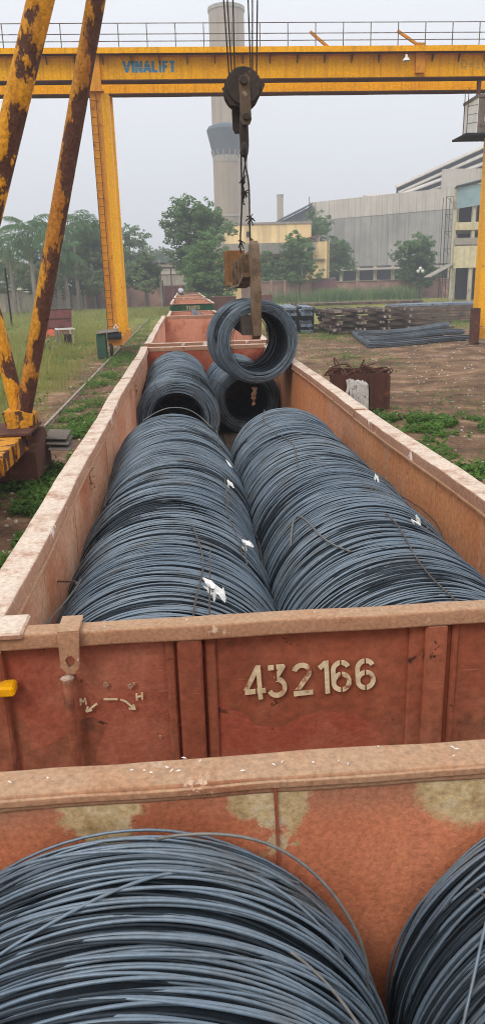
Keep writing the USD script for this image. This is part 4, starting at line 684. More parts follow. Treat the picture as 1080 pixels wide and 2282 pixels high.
def leg(y, xo):
    obj('leg', prism([(lx0 + xo, y), (lx0 + xo + 0.56, y), (lx0 + xo + 0.56, y + 0.9), (lx0 + xo, y + 0.9)], 1.1, 12.62 if y < 42 else 13.09, 'xy'), M['orange'], fc)
    obj('leg_side', prism([(lx0 + xo + 0.562, y + 0.02), (lx0 + xo + 0.90, y + 0.42), (lx0 + xo + 0.90, y + 0.9), (lx0 + xo + 0.562, y + 0.9)], 1.1, 12.62 if y < 42 else 13.09, 'xy'), M['yellow2'], fc)
leg(YG, 0); leg(YG + 2.75, -0.05)
for k in range(30):
    z = 1.5 + 0.37 * k; obj('rung', rod((lx0 + 0.03, YG - 0.10, z), (lx0 + 0.33, YG - 0.10, z), 0.013, n=5), M['rust'], fc)
for x in (lx0 + 0.03, lx0 + 0.33): obj('ladder_rail', rod((x, YG - 0.10, 1.2), (x, YG - 0.10, 12.5), 0.02, n=6), M['rust'], fc)
obj('sill_beam', box((lx0 + 0.15, YG - 1.6, 0.62), (lx1 - 0.1, YG + 5.2, 1.08), 0.01), M['orange'], fc)
obj('gearbox', [box((lx0 - 0.42, YG - 1.9, 0.02), (lx0 + 0.05, YG - 1.2, 1.25), 0.03)], M['motor_green'], fc)
obj('gearbox_lid', slab((lx0 - 0.35, YG - 2.0, 1.28), (1.05, 0, 0.08), (0, 0.9, 0.1), (0, 0, 1), 0.03, 6, 5, 0.04, 3, 2), M['cabgrey'], fc)
obj('motor', tube([(lx0 + 0.15, YG - 1.75, 1.12), (lx0 + 0.85, YG - 1.75, 1.14)], 0.19, 16), M['dark'], fc, smooth=40)
for yy in (YG - 1.45, YG + 4.6): obj('wheel', lathe([(0.05, -0.06), (0.22, -0.05), (0.34, -0.06), (0.34, 0.06), (0.22, 0.05), (0.05, 0.06), (0.05, -0.06)], 24, 'x', (RAILX, yy, 0.44)), M['under'], fc, smooth=30)
obj('cable_hook', tube([(lx0 + 0.42, YG - 0.12, 1.25), (lx0 + 0.36, YG - 0.14, 1.45), (lx0 + 0.46, YG - 0.14, 1.6), (lx0 + 0.55, YG - 0.14, 1.45), (lx0 + 0.44, YG - 0.12, 1.25)], 0.045, 6), M['white'], fc)
for dx in (0, 0.0):
    pass
obj('right_leg', prism([(15.99, YG), (16.6, YG), (16.6, YG + 0.7), (15.99, YG + 0.7)], 0.9, 13.1, 'xy'), M['yellow2'], fc)
obj('right_sill', box((15.95, YG - 2.2, 0.3), (16.4, YG + 0.65, 0.88), 0.02), M['rusty_yellow'], fc)
obj('right_cabinet', box((15.62, YG - 0.6, 0.05), (15.93, YG + 0.1, 1.9), 0.02), M['rust'], fc)
la = at(905, 128, YG - 0.55)
obj('lamp', lathe([(0.0, 0.16), (0.06, 0.15), (0.07, 0.04), (0.12, 0.0), (0.2, -0.13), (0.19, -0.13), (0.1, -0.02), (0.0, 0.02)], 20, 'z', la), M['white'], fc, smooth=40)
obj('lamp_arm', tube([la + [0, 0, 0.15], la + [0, 0.1, 0.3], la + [0, 0.5, 0.32]], 0.02, 6), M['rust'], fc)
# driver's cab hanging under the girder
c0, c1 = at(1012, 300, YG - 0.3), at(1012, 208, YG - 0.3); cx0, cz0, cz1 = c0[0] + 0.62, c0[2], 12.9; cx1 = cx0 + 2.0; cy0, cy1 = YG - 0.3, YG + 1.7
obj('cab_floor', box((cx0 - 0.05, cy0 - 0.05, cz0), (cx1, cy1, cz0 + 0.09)), M['dark'], fc)
obj('cab_roof', box((cx0 + 0.45, cy0 - 0.05, cz1 - 0.75), (cx1, cy1, cz1 - 0.62)), M['cabgrey'], fc)
obj('cab_panel', slab((cx0 + 0.5, cy0, cz0 + 0.09), (0, cy1 - cy0, 0), (0, 0, cz1 - cz0 - 0.84), (-1, 0, 0), 0.04, 3, 3), M['white'], fc)
obj('cab_panel', slab((cx0 + 0.54, cy0, cz0 + 0.09), (0.36, 0, 0), (0, 0, cz1 - cz0 - 0.84), (0, -1, 0), 0.04, 3, 3), M['cabgrey'], fc)
obj('cab_panel', slab((cx0 + 0.9, cy0, cz0 + 0.09), (1.1, 0, 0), (0, 0, 0.55), (0, -1, 0), 0.04, 3, 3), M['cabgrey'], fc)
for x in (0.95, 1.45): obj('cab_post', box((cx0 + x, cy0 - 0.02, cz0 + 0.64), (cx0 + x + 0.06, cy0 + 0.04, cz1 - 0.75)), M['cabgrey'], fc)
gl = usdkit.material(stage, '/World/Looks/cab_glass', {'f': ('fresnel', {'IOR': 1.5}), 't': ('transparent_bsdf', {'color': (0.9, 0.93, 0.93)}), 'g': ('glossy_bsdf', {'roughness': 0.05, 'color': (0.9, 0.9, 0.9)}), 'm': ('mix_closure', {})}, [('f.fac', 'm.fac'), ('t.BSDF', 'm.closure1'), ('g.BSDF', 'm.closure2')], surface='m.closure')
obj('cab_window', box((cx0 + 0.9, cy0 + 0.012, cz0 + 0.66), (cx1, cy0 + 0.018, cz1 - 0.76)), gl, fc)
for y_ in (cy0, cy0 + 0.5): obj('cab_railing', tube([(cx0, y_, cz0 + 0.05), (cx0, y_, cz1 - 0.3)], 0.02, 6), M['rust'], fc)
for z in (0.5, 0.9, 1.3): obj('cab_railing', tube([(cx0, cy0, cz0 + z), (cx0 + 0.5, cy0 - 0.02, cz0 + z + 0.08)], 0.015, 5), M['rust'], fc)
obj('cab_hanger', [box((cx0 + 0.6, cy0 + 0.4, cz1 - 0.62), (cx0 + 0.75, cy0 + 0.6, ZB)), box((cx0 + 1.5, cy0 + 0.4, cz1 - 0.62), (cx0 + 1.65, cy0 + 0.6, ZB))], M['rust'], fc)

# ------------------------------------------------------------------ yard: billets, rebar, bin
def billet(p, L, w, ang, mat, label, group, endm=None):
    a = math.radians(ang); t = thing('steel_billet', label, 'steel billet', p, ang, group)
    obj('bar', box((0, -w / 2, 0), (L, w / 2, w), 0.008), mat, t); obj('cut_end', box((-0.006, -w / 2 + 0.01, 0.01), (-0.0005, w / 2 - 0.01, w - 0.01)), endm or M['billet_end'], t)
def stack(x, y, ang, L, layers, w, mat, label, group, seed, ragged=0.3, endm=None, gap=0.02):
    g = np.random.default_rng(seed); a = math.radians(ang); dx, dy = np.array([math.cos(a), math.sin(a)]), np.array([-math.sin(a), math.cos(a)]); z = 0.02
    for n, off, sep in layers:
        if n == 0:
            z += off; continue
        for k in range(n):
            p = np.array([x, y]) + dy * (off + k * (w + gap)) + dx * g.uniform(-ragged, ragged); billet((*p, z), L + g.uniform(-0.2, 0.2), w, ang + g.uniform(-0.5, 0.5), mat, label, group, endm)
        z += w + sep
# grey stack: billets run away from the camera, cut ends facing it
def ends_stack(x0, y0, n, rows, w, L, mat, label, group, seed, skip=()):
    g = np.random.default_rng(seed); z = 0.02
    for r_ in range(rows):
        if r_ in skip:
            z += w; continue
        for k in range(n):
            if g.random() < 0.08 and r_ == rows - 1: continue
            t = thing('steel_billet', label + f', {ORD[r_]} layer', 'steel billet', (x0 + k * (w + 0.015) + 0.3 * (k // 4), y0 + g.uniform(-0.25, 0.25) + 0.6 * (r_ % 2), z), g.uniform(-6, -3), group)
            obj('bar', box((-w / 2, 0, 0), (w / 2, L, w), 0.008), mat, t); obj('cut_end', box((-w / 2 + 0.01, -0.006, 0.01), (w / 2 - 0.01, -0.0005, w - 0.01)), M['billet_end'] if mat is M['billet_rust'] else mat, t)
        z += w + 0.01
ends_stack(5.9, 53.0, 12, 9, 0.19, 7, M['billet_grey'], 'blue-grey square steel billet stacked just right of the hanging coil', 'blue-grey billets right of the hanging coil', 3, skip=(1, 4, 5))
obj('dunnage', box((5.9, 55, 0.02), (9.3, 56, 1.7)), M['dark'], label='dark timber support inside the blue-grey billet stack', cat='dunnage')
g2 = 'brown billets criss-crossed in the middle stack'
lb2 = 'brown square steel billet in the criss-crossed middle stack'
gq = np.random.default_rng(9); w = 0.17; z = 0.02
for r_ in range(8):
    if r_ % 2 == 0:
        for k in range(5):
            billet((9.6 + gq.uniform(-.4, .4), 51.2 + k * 0.9 + 0.25 * r_ / 2, z), 8.4 + gq.uniform(-.8, .8), w, 2 + gq.uniform(-4, 4), M['billet_rust'], lb2 + f', {ORD[r_]} layer', g2)
    else:
        for k in range(15):
            if gq.random() < 0.25: continue
            x = 9.9 + 0.18 * k + 0.95 * (k // 4); t = thing('steel_billet', lb2 + f', {ORD[r_]} layer', 'steel billet', (x, 50.9 + gq.uniform(-0.9, 0.4), z), gq.uniform(-6, 6), g2)
            obj('bar', box((-w / 2, 0, 0), (w / 2, 5.5, w), 0.008), M['billet_rust'], t); obj('cut_end', box((-w / 2 + 0.01, -0.006, 0.01), (w / 2 - 0.01, -0.0005, w - 0.01)), M['billet_end'], t)
    z += w + 0.03
for k in range(7): billet((8.6 + gq.uniform(-.5, .5), 58 + k * 0.35, 1.66 + 0.0 * k), 9.5, 0.19, 2.0, M['billet_rust'], 'long dark billet lying along the back of the middle stack', 'long dark billets behind the middle stack')
g3 = 'billets in the right rear stack'
for r_ in range(7):
    for k in range(6):
        billet((17.2 + gq.uniform(-.5, .8), 60.5 + k * 0.5 + 0.2 * r_, 0.02 + r_ * 0.21), 7.0 + gq.uniform(-.8, .8), 0.18, gq.uniform(-2, 2), M['billet_rust'] if r_ < 6 else M['billet_grey'], f'dark billet in the low right stack behind the rebar, {ORD[r_]} layer' if r_ < 6 else 'blue-grey billet on top of the low right stack', g3 if r_ < 6 else 'blue-grey billets topping the right stack')
def rebar_bundle(pts, R, n, label, seed):
    R, n = R * 1.3, int(n * 1.4); g = np.random.default_rng(seed); t = thing('rebar_bundle', label, 'rebar bundle'); C = smooth_line(pts, 14); b = MB()
    for k in range(n):
        a, q = g.uniform(0, 6.28), R * math.sqrt(g.random()); T = C[-1] - C[0]; x, y, _ = frame_of(T); off = x * q * math.cos(a) + y * q * math.sin(a) * 0.75
        u0, u1 = g.uniform(0, 0.06), 1 - g.uniform(0, 0.06); m = np.array([np.interp(np.linspace(u0, u1, 14), np.linspace(0, 1, 14), (C + off)[:, j]) for j in range(3)]).T
        b.add(*tube(m + g.normal(0, 0.012, 3), 0.016, 5))
    obj('rods', b.out(), M['rebar'], t)
    for u in (3, 10): obj('tie_band', tube([C[u] + 1.0 * (R + 0.012) * (np.array([0, math.cos(q), 0.8 * math.sin(q)])) for q in np.linspace(0, 6.28, 14)], 0.008, 4), M['tie'], t)
gA = [(790, 753, 42.0), (930, 733, 41.8), (1010, 722, 42)]
def yard(pxs, z): return [np.append(atz(x, y, z)[:2], z) for x, y in pxs]
rebar_bundle(yard([(795, 742), (870, 742), (940, 733), (1000, 723)], 0.38), 0.20, 60, 'upper grey rebar bundle curving up over the other two', 1)
rebar_bundle(yard([(805, 756), (880, 752), (960, 742), (1035, 738)], 0.22), 0.20, 60, 'middle grey rebar bundle of the three in the yard', 2)
rebar_bundle(yard([(815, 768), (900, 764), (980, 756), (1060, 752)], 0.16), 0.17, 55, 'lowest and nearest grey rebar bundle of the three', 3)
rebar_bundle(yard([(785, 738), (800, 752), (830, 770)], 0.14) , 0.12, 24, 'short dark rebar end sticking out at the left of the bundles', 4)
bn = thing('scrap_bin', 'rust brown steel scrap bin full of bent wire beside the wagon', 'scrap bin', (4.95, 21.5, 0), -8)
for s, o_, u_, n_ in ((0, (-0.8, -0.75, 0.05), (1.6, 0, 0), (0, -1, 0)), (1, (-0.8, 0.75, 0.05), (1.6, 0, 0), (0, 1, 0)), (2, (-0.8, -0.75, 0.05), (0, 1.5, 0), (-1, 0, 0)), (3, (0.8, -0.75, 0.05), (0, 1.5, 0), (1, 0, 0))):
    obj('side', slab(o_, u_, (0, 0, 1.0), n_, 0.03, 8, 6, 0.02, 3, s), M['rust'], bn)
obj('bottom', box((-0.78, -0.73, 0.06), (0.78, 0.73, 0.1)), M['rust'], bn)
obj('fill', slab((-0.75, -0.7, 0.75), (1.5, 0, 0), (0, 1.4, 0), (0, 0, 1), 0.05, 10, 10, 0.12, 3, 4), M['under'], bn)
for x in (-0.3, 0.25, 0.72): obj('side_rib', box((x, -0.80, 0.05), (x + 0.1, -0.752, 1.0)), M['rust'], bn)
gs_ = np.random.default_rng(12)
for k in range(16):
    c = np.array([4.95 + gs_.uniform(-.7, .75), 21.5 + gs_.uniform(-.5, .6), 0.95]); pp = [c + np.cumsum(gs_.normal(0, 0.16, (5, 3)) * [1, 1, 0.6], 0)[j] * 0.8 + [0, 0, 0.05] for j in range(5)]
    wire('scrap_wire', pp, 0.022, 'rust', 'rusty bent scrap wire sticking out of the scrap bin', 'scrap wire', 16, group='scrap wires in the scrap bin')
hkq = at(763, 848, 21.4); wire('scrap_hook', [hkq + [-0.2, 0, -0.12], hkq + [-0.1, 0, 0.1], hkq + [0.08, 0, 0.14], hkq + [0.12, 0, -0.02], hkq + [0.32, 0.05, 0.0], hkq + [0.45, 0.05, -0.08]], 0.04, 'rust', 'thick rusty hook on the left corner of the scrap bin', 'hook', 20)
wire('scrap_ring', [at(845, 850, 21.0) + 0.12 * np.array([math.cos(a), 0.3 * math.sin(a), math.sin(a)]) for a in np.linspace(0, 6.28, 9)], 0.04, 'rust', 'rusty ring on the right end of the scrap bin', 'ring', 20)
gc_ = np.random.default_rng(6); ms = []
for k in range(15):
    u = k / 14; a = at(774 + 42 * u, 853 + 4 * u + gc_.uniform(-2, 4), 20.70); L_ = 0.55 + 0.45 * u + gc_.uniform(-.08, .08) - (0.25 if k == 7 else 0)
    pp = [a + [0.02, 0.18, 0.0], a + [0, 0.0, 0.05], a + [0.01, -0.06, -0.12], a + [0.02 + gc_.normal(0, .02), -0.08, -L_ * 0.5], a + [0.05 + gc_.normal(0, .03), -0.06 + gc_.normal(0, .02), -L_]]
    ms.append(tube(smooth_line(pp, 12), np.interp(np.linspace(0, 1, 12), [0, .3, .8, 1], [.03, .045, .042, .02]), 6))
obj('cloth_sacking', ms, M['cloth'], smooth=True, label='dirty white cloth strips hanging over the scrap bin', cat='cloth')
# left field junk
sh = thing('scrap_hopper', 'leaning maroon sheet hopper in the grass at the left', 'hopper', (-9.35, 57.5, 0), 6)
obj('front_sheet', slab((-0.95, -0.5, 0.0), (1.75, 0, 0), (0.12, 0.55, 1.95), (0, -1, 0.2), 0.05, 6, 6, 0.03, 2, 1), M['maroon'], sh)
for z in (0.65, 1.3): obj('sheet_seam', box((-0.93 + 0.1 * z, -0.56 + 0.28 * z, z), (0.78 + 0.05 * z, -0.52 + 0.28 * z, z + 0.05)), M['rust'], sh)
obj('side_sheet', slab((0.82, -0.48, 0.0), (0.0, 1.3, 0), (0.1, 0.4, 1.9), (1, 0, 0), 0.05, 4, 4, 0.02, 2, 2), M['maroon'], sh)
obj('top_bar', box((-0.95, 0.02, 1.93), (1.0, 0.12, 2.0)), M['rust'], sh)
dr = thing('oil_drum', 'orange-red oil drum lying tilted in the grass', 'drum', at(112, 748, 53.0), 30, rx=55)
obj('drum_body', lathe([(0, -0.42), (0.29, -0.42), (0.3, -0.40), (0.29, -0.15), (0.305, -0.14), (0.29, -0.13), (0.29, 0.13), (0.305, 0.14), (0.29, 0.15), (0.3, 0.40), (0.29, 0.42), (0.275, 0.40), (0, 0.40)], 24), M['drum'], dr, smooth=30)
obj('bung', lathe([(0, 0.43), (0.05, 0.43), (0.05, 0.39), (0, 0.39)], 10, 'z', (0.15, 0, 0)), M['cabgrey'], dr)
fb = thing('machine_frame', 'pale grey steel frame box beside the orange drum', 'frame box', (*atz(146, 770, 0)[:2], 0), 18)
for x in (-0.45, 0.42):
    for y_ in (-0.4, 0.4): obj('post', box((x, y_, 0), (x + 0.08, y_ + 0.08, 1.0)), M['concrete'], fb)
obj('top_frame', [box((-0.5, -0.42, 1.003), (0.62, -0.34, 1.07)), box((-0.5, 0.4, 1.003), (0.62, 0.48, 1.07)), box((-0.5, -0.338, 1.003), (-0.42, 0.398, 1.07))], M['white'], fb)
obj('side_panel', box((-0.50, -0.41, 0.02), (-0.47, 0.45, 0.98)), M['cabgrey'], fb); obj('inner_block', box((0.0, -0.2, 0.0), (0.4, 0.3, 0.7)), M['under'], fb)
rub = np.random.default_rng(5)
for k in range(34):
    p = atz(60 + 75 * rub.random(), 762 + 20 * rub.random(), 0); r_ = 0.10 + 0.2 * rub.random(); q = trimesh.creation.icosphere(1, r_); vv = np.array(q.vertices) * rub.uniform(0.6, 1.2, 3) + (meshkit.noise(np.array(q.vertices) * 6, k)[:, None] - 0.5) * r_ * 0.6
    obj('rubble_lump', (vv + [p[0], p[1], r_ * 0.3], np.array(q.faces)), M['under'] if k % 4 else M['concrete'], label='dark rubble lump heaped in the grass left of the orange drum', cat='rubble', group='rubble lumps by the orange drum')
pl0, pl1 = np.append(atz(27, 728, 0)[:2], 0), at(13, 612, 62); 
po = thing('leaning_pole', 'thin dark leaning pole in the grass at the left edge', 'pole'); obj('shaft', rod(pl0, pl0 + (pl1 - pl0) * 1.1, 0.09, 0.07), M['under'], po, smooth=40); obj('base_collar', rod(pl0, pl0 + (pl1 - pl0) * 0.04, 0.14), M['rust'], po, smooth=40)
# boxes by the wall behind the wagons
def skip_box(x0, x1, y0, y1, z1, mat, label, cat='container'):
    t = thing('steel_skip', label, cat)
    for a, b in (((x0, y0, 0.05), (x1, y0 + 0.06, z1)), ((x0, y1 - 0.06, 0.05), (x1, y1, z1)), ((x0, y0 + 0.06, 0.05), (x0 + 0.06, y1 - 0.06, z1)), ((x1 - 0.06, y0 + 0.06, 0.05), (x1, y1 - 0.06, z1))): obj('side', box(a, b), mat, t)
    obj('rim_bar', box((x0 - 0.03, y0 - 0.04, z1), (x1 + 0.03, y1 + 0.04, z1 + 0.1)), mat, t)
    for k in range(3): xx = x0 + (x1 - x0) * (0.2 + 0.3 * k); obj('side_rib', box((xx, y0 - 0.05, 0.05), (xx + 0.1, y0 - 0.002, z1)), mat, t)
a, b = at(472, 690, 92), at(526, 662, 92); skip_box(a[0], b[0], 92, 95, b[2], M['rust'], 'dark brown steel container behind the wagons, left of the hanging coil')
a, b = at(565, 690, 96), at(606, 658, 96); skip_box(a[0], b[0], 96, 98.5, b[2], M['maroon'], 'red-brown steel skip seen just over the hanging coil')
# ------------------------------------------------------------------ boundary walls
cw = thing('panel_wall', 'stained pale concrete panel wall along the left edge', 'wall')
a, b = atz(-60, 705, 0), atz(196, 688, 0)
n = 26
for k in range(n):
    p, q = a + (b - a) * k / n, a + (b - a) * (k + 1) / n; hh = 2.95 + 0.06 * math.sin(k * 2.1); u = (q - p) * 0.93
    obj('panel', slab((p[0], p[1], -0.05), (u[0], u[1], 0), (0, 0, hh), np.cross([u[0], u[1], 0], [0, 0, 1]), 0.12, 3, 3), M['concrete'], cw)
    if k % 3 == 0: obj('post', box((q[0] - 0.12, q[1] - 0.22, -0.05), (q[0] + 0.08, q[1] + 0.1, hh + 0.15)), M['canopy'], cw)
obj('coping', bar((a[0], a[1], 3.08), (b[0], b[1], 3.08), 0.3, 0.16), M['under'], cw)
def brick_wall(p, q, h, label, npost=5, mat='brick'):
    t = thing('brick_wall', label, 'wall'); p, q = np.array([*p[:2], 0.0]), np.array([*q[:2], 0.0]); u = q - p
    obj('wall_face', slab(p - [0, 0, 0.1], u, (0, 0, h), np.cross(u, [0, 0, 1]), 0.25, 4, 3), M[mat], t)
    for k in range(npost + 1): c = p + u * k / npost; obj('pier', box((c[0] - 0.2, c[1] - 0.32, -0.1), (c[0] + 0.2, c[1] + 0.06, h + 0.08)), M[mat], t)
    obj('coping', bar((*p[:2], h - 0.05), (*q[:2], h - 0.05), 0.34, 0.1), M['canopy'], t); return t
brick_wall(atz(193, 688, 0), atz(362, 682, 0), 3.3, 'weathered brick wall behind the crane leg, left of the maroon gate')
brick_wall(at(540, 640, 118), at(690, 640, 128), 3.5, 'brick wall in front of the yellow building', mat='brick')
brick_wall(at(745, 640, 130), at(1075, 640, 132), 3.15, 'long low brick wall under the grey hall at the right', npost=7)
pg = thing('maroon_gate', 'dull maroon sheet gate behind the last wagon', 'gate'); a, b = at(364, 640, 120), at(442, 640, 120)
for k in range(4): obj('sheet', box((a[0] + (b[0] - a[0]) * k / 4 + 0.03, 120, -0.05), (a[0] + (b[0] - a[0]) * (k + 1) / 4 - 0.03, 120.08, 3.2)), M['maroon'], pg)
obj('gate_post', box((a[0] - 0.2, 119.8, 0), (a[0] - 0.02, 120.1, 4.0)), M['under'], pg); obj('gate_post', box((b[0] + 0.02, 119.8, 0), (b[0] + 0.2, 120.1, 3.4)), M['under'], pg)
pw = thing('purple_wall', 'dull purple painted wall section below the yellow annex', 'wall'); a, b = at(690, 640, 128.2), at(746, 640, 128.2)
obj('wall_face', box((a[0], 128.2, -0.1), (b[0], 128.5, 3.6)), M['purple'], pw); obj('coping', box((a[0] - 0.05, 128.1, 3.6), (b[0] + 0.05, 128.6, 3.72)), M['canopy'], pw)
bnk = thing('grey_shed', 'low grey banded building far behind the gate', 'building'); a, b = at(335, 600, 150), at(470, 600, 150)
obj('wall', box((a[0], 150, 0), (b[0], 156, 7.4)), M['canopy'], bnk); obj('band', box((a[0] - 0.1, 149.8, 5.2), (b[0] + 0.1, 149.99, 5.7)), M['clad_lit'], bnk); obj('roof', box((a[0] - 0.3, 149.6, 7.4), (b[0] + 0.3, 156.3, 7.7)), M['roof'], bnk)
pr = thing('pipe_bridge', 'thin horizontal pipe run on posts far behind the gate', 'pipe rack'); a, b = at(340, 596, 135), at(420, 596, 135)
obj('pipe', rod(a, b, 0.14), M['under'], pr); 
for k in range(3): c = a + (b - a) * k / 2; obj('post', rod((c[0], 135, 0), (c[0], 135, c[2]), 0.1), M['under'], pr)
up_ = thing('utility_pole', 'tall thin grey utility pole beside the maroon gate', 'pole'); c = at(361, 690, 112); d_ = at(361, 580, 112)
obj('shaft', rod((c[0], 112, 0), (c[0], 112, d_[2]), 0.16, 0.11), M['concrete'], up_, smooth=40); obj('crossarm', box((c[0] - 0.8, 111.9, d_[2] - 0.5), (c[0] + 0.8, 112.1, d_[2] - 0.35)), M['under'], up_)

# ------------------------------------------------------------------ far buildings, chimneys
yb = thing('yellow_building', 'pale yellow plaster building with a grey canopy behind the trees', 'building')
a, b = at(508, 497, 135), at(693, 497, 135)
obj('wall', box((a[0], 135, 0), (b[0], 147, b[2])), M['plaster'], yb); obj('parapet', box((a[0] - 0.15, 134.85, b[2]), (b[0] + 0.15, 147.1, b[2] + 0.35)), M['canopy'], yb)
c0, c1 = at(420, 541, 131), at(700, 563, 131)
obj('canopy', box((c0[0], 130.5, c1[2]), (b[0], 134.98, c1[2] + 1.75)), M['canopy'], yb)
obj('lower_wall', box((c0[0], 133.2, 0), (b[0], 134.99, c1[2] - 0.02)), M['plaster'], yb)
for k in range(9):
    x = c0[0] + 0.6 + k * (b[0] - c0[0] - 1) / 9; f_ = obj('window', box((x, 133.1, 4.2), (x + 1.35, 133.19, 7.3)), M['dark'], yb)
    for q in (0.0, 0.65, 1.3): obj('mullion', box((x + q, 133.0, 4.2), (x + q + 0.09, 133.09, 7.3)), M['white'], f_)
    obj('mullion', box((x + 0.1, 133.02, 6.2), (x + 1.29, 133.085, 6.3)), M['white'], f_)
s_ = at(552, 522, 134.9); obj('window', box((s_[0] - 0.25, 134.9, s_[2] - 0.4), (s_[0] + 0.35, 134.99, s_[2] + 0.5)), M['dark'], yb)
a, b = at(697, 537, 132), at(733, 537, 132)
obj('annex', box((a[0], 132, 0), (b[0], 136, b[2])), M['plaster'], yb); obj('annex_ledge', box((a[0] + 0.2, 131.5, b[2] - 2.9), (a[0] + 2.0, 131.98, b[2] - 2.75)), M['canopy'], yb); obj('downpipe', rod((b[0] - 0.25, 131.9, 3.4), (b[0] - 0.25, 131.9, b[2]), 0.07), M['rust'], yb)
a = at(662, 540, 131.5); obj('roof_debris', [box((a[0], 131.5, c1[2] + 1.76), (a[0] + 3.2, 133, c1[2] + 2.4)), slab((a[0] + 1.6, 131.4, c1[2] + 2.3), (2.4, 0, 0.5), (0, 1.5, 0.2), (0, 0, 1), 0.06, 4, 4, 0.1, 2, 3)], M['rust'], yb)
hl = thing('steel_hall', 'large grey sheet-clad hall with louvred roof at the right', 'hall')
h0, h1 = at(690, 452, 180), at(1012, 415, 155); ZH = 20.2; hv = np.array([h1[0] - h0[0], h1[1] - h0[1], 0]); hn = np.cross(hv, [0, 0, 1]); hn /= np.linalg.norm(hn)
NP = 52
for k in range(NP):
    u = hv / NP; o_ = np.array([h0[0], h0[1], 0]) + u * k
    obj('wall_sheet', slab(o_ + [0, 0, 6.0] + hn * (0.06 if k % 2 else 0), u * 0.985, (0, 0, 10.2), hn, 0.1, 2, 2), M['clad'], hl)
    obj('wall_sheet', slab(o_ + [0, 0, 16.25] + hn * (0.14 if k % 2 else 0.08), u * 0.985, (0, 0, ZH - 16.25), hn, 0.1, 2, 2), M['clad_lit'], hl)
obj('core', slab(np.array([h0[0], h0[1], 5.5]) - hn * 0.4, hv, (0, 0, ZH - 5.8), hn, 25, 2, 2), M['clad'], hl)
for k in range(9):
    c = np.array([h0[0], h0[1], 0]) + hv * (k / 8.0); obj('column', box((c[0] - 0.35, c[1] - 0.35, 0), (c[0] + 0.35, c[1] + 0.35, 5.9)), M['concrete'], hl)
obj('back_wall', slab(np.array([h0[0], h0[1], 0]) - hn * 2.5, hv, (0, 0, 5.6), hn, 0.3, 2, 2), M['dark'], hl)
obj('awning', slab(np.array([h0[0], h0[1], 5.6]) + hn * 0.3 + hv * 0.05, hv * 0.93, hn * 1.6 - np.array([0, 0, 0.35]), (0, 0, 1), 0.12, 8, 3, 0.1, 0.5, 3), M['canopy'], hl)
for k, (x0, y0, x1, y1) in enumerate(((880, 412, 1085, 318), (886, 424, 1085, 336), (872, 436, 1085, 356), (900, 436, 1085, 374))):
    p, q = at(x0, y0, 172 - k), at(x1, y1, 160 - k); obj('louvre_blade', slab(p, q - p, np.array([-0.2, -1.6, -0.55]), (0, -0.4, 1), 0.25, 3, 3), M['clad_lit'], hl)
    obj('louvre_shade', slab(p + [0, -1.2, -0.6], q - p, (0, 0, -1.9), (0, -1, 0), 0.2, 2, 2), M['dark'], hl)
p, q = at(984, 378, 158), at(1085, 372, 154); obj('end_panel', box((p[0], 156.5, 18.5), (q[0] + 3, 158, p[2])), M['clad_lit'], hl)
p, q = at(620, 490, 178), at(695, 452, 178); obj('lean_to_roof', slab(p + [0, -1, 0.1], q - p, (0, 12, 0), (0.3, 0, 1), 0.4, 2, 2), M['roof'], hl); obj('lean_to_wall', prism([(p[0], 0), (q[0] - 0.05, 0), (q[0] - 0.05, q[2] - 0.5), (p[0], p[2] - 0.5)], 178.5, 190), M['roof'], hl)
p = at(845, 432, 175); obj('roof_hump', slab((p[0] - 3, 170, ZH), (7, -3, 0), (0, 8, 1.2), (0, 0, 1), 0.4, 4, 4, 0.3, 0.3, 4), M['clad_lit'], hl)
pm = thing('lightning_rod', 'thin pole standing at the left corner of the grey hall', 'pole'); a, b = at(688, 495, 133), at(689, 437, 133); obj('shaft', rod((b[0], 133, 12.9), (b[0], 133, b[2]), 0.06), M['under'], pm); obj('foot', box((b[0] - 0.2, 132.8, 12.9), (b[0] + 0.2, 133.2, 13.2)), M['canopy'], pm)
rb = thing('open_frame_building', 'half-open industrial building with cream panels at the right edge', 'building')
Yb = 108; x0 = at(1012, 500, Yb)[0]; x1 = x0 + 9; zt0, zt1 = at(1012, 420, Yb)[2], at(1069, 402, Yb)[2]
for k, px in enumerate((1010, 1052, 1090)): x = at(px, 520, Yb)[0]; obj('column', box((x - 0.22, Yb - 0.25, 0), (x + 0.22, Yb + 0.2, zt0 + 0.6 * k)), M['concrete'], rb)
for k, px in enumerate((1010, 1052, 1090)): x = at(px, 520, Yb)[0] + 3.2; obj('column', box((x - 0.2, Yb + 7.8, 0), (x + 0.2, Yb + 8.2, zt0)), M['concrete'], rb)
def band(y0, y1, mat, name, dy=0): 
    a, b = at(1011, y1, Yb - 0.3), at(1090, y0 - 1, Yb - 0.3); obj(name, box((x0 + 0.02, Yb - 0.42 + dy, a[2]), (x1, Yb - 0.27 + dy, at(1012, y0, Yb)[2])), mat, rb)
obj('roof_sheet', slab((x0 - 0.4, Yb - 1.0, zt0 + 0.3), (10, 0, 2.2), (3.0, 9.5, 0.6), (0, 0, 1), 0.12, 4, 3), M['roof'], rb)
obj('fascia_sheet', slab((x0, Yb - 0.5, zt0 - 2.6), (9, 0, 1.2), (0, 0, 2.7), (0, -1, 0), 0.08, 3, 3), M['bluesheet'], rb)
band(495, 512, M['cream'], 'cream_panel'); band(530, 545, M['canopy'], 'floor_slab'); band(548, 597, M['cream'], 'cream_panel')
obj('rear_wall', box((x0 + 3.4, Yb + 8.3, 0), (x1, Yb + 8.5, zt0)), M['dark'], rb)
for z in (at(1012, 510, Yb)[2], at(1012, 545, Yb)[2]): obj('floor_slab', prism([(x0, Yb - 0.2), (x1, Yb - 0.2), (x1, Yb + 8), (x0 + 3.2, Yb + 8)], z - 0.25, z, 'xy'), M['canopy'], rb)
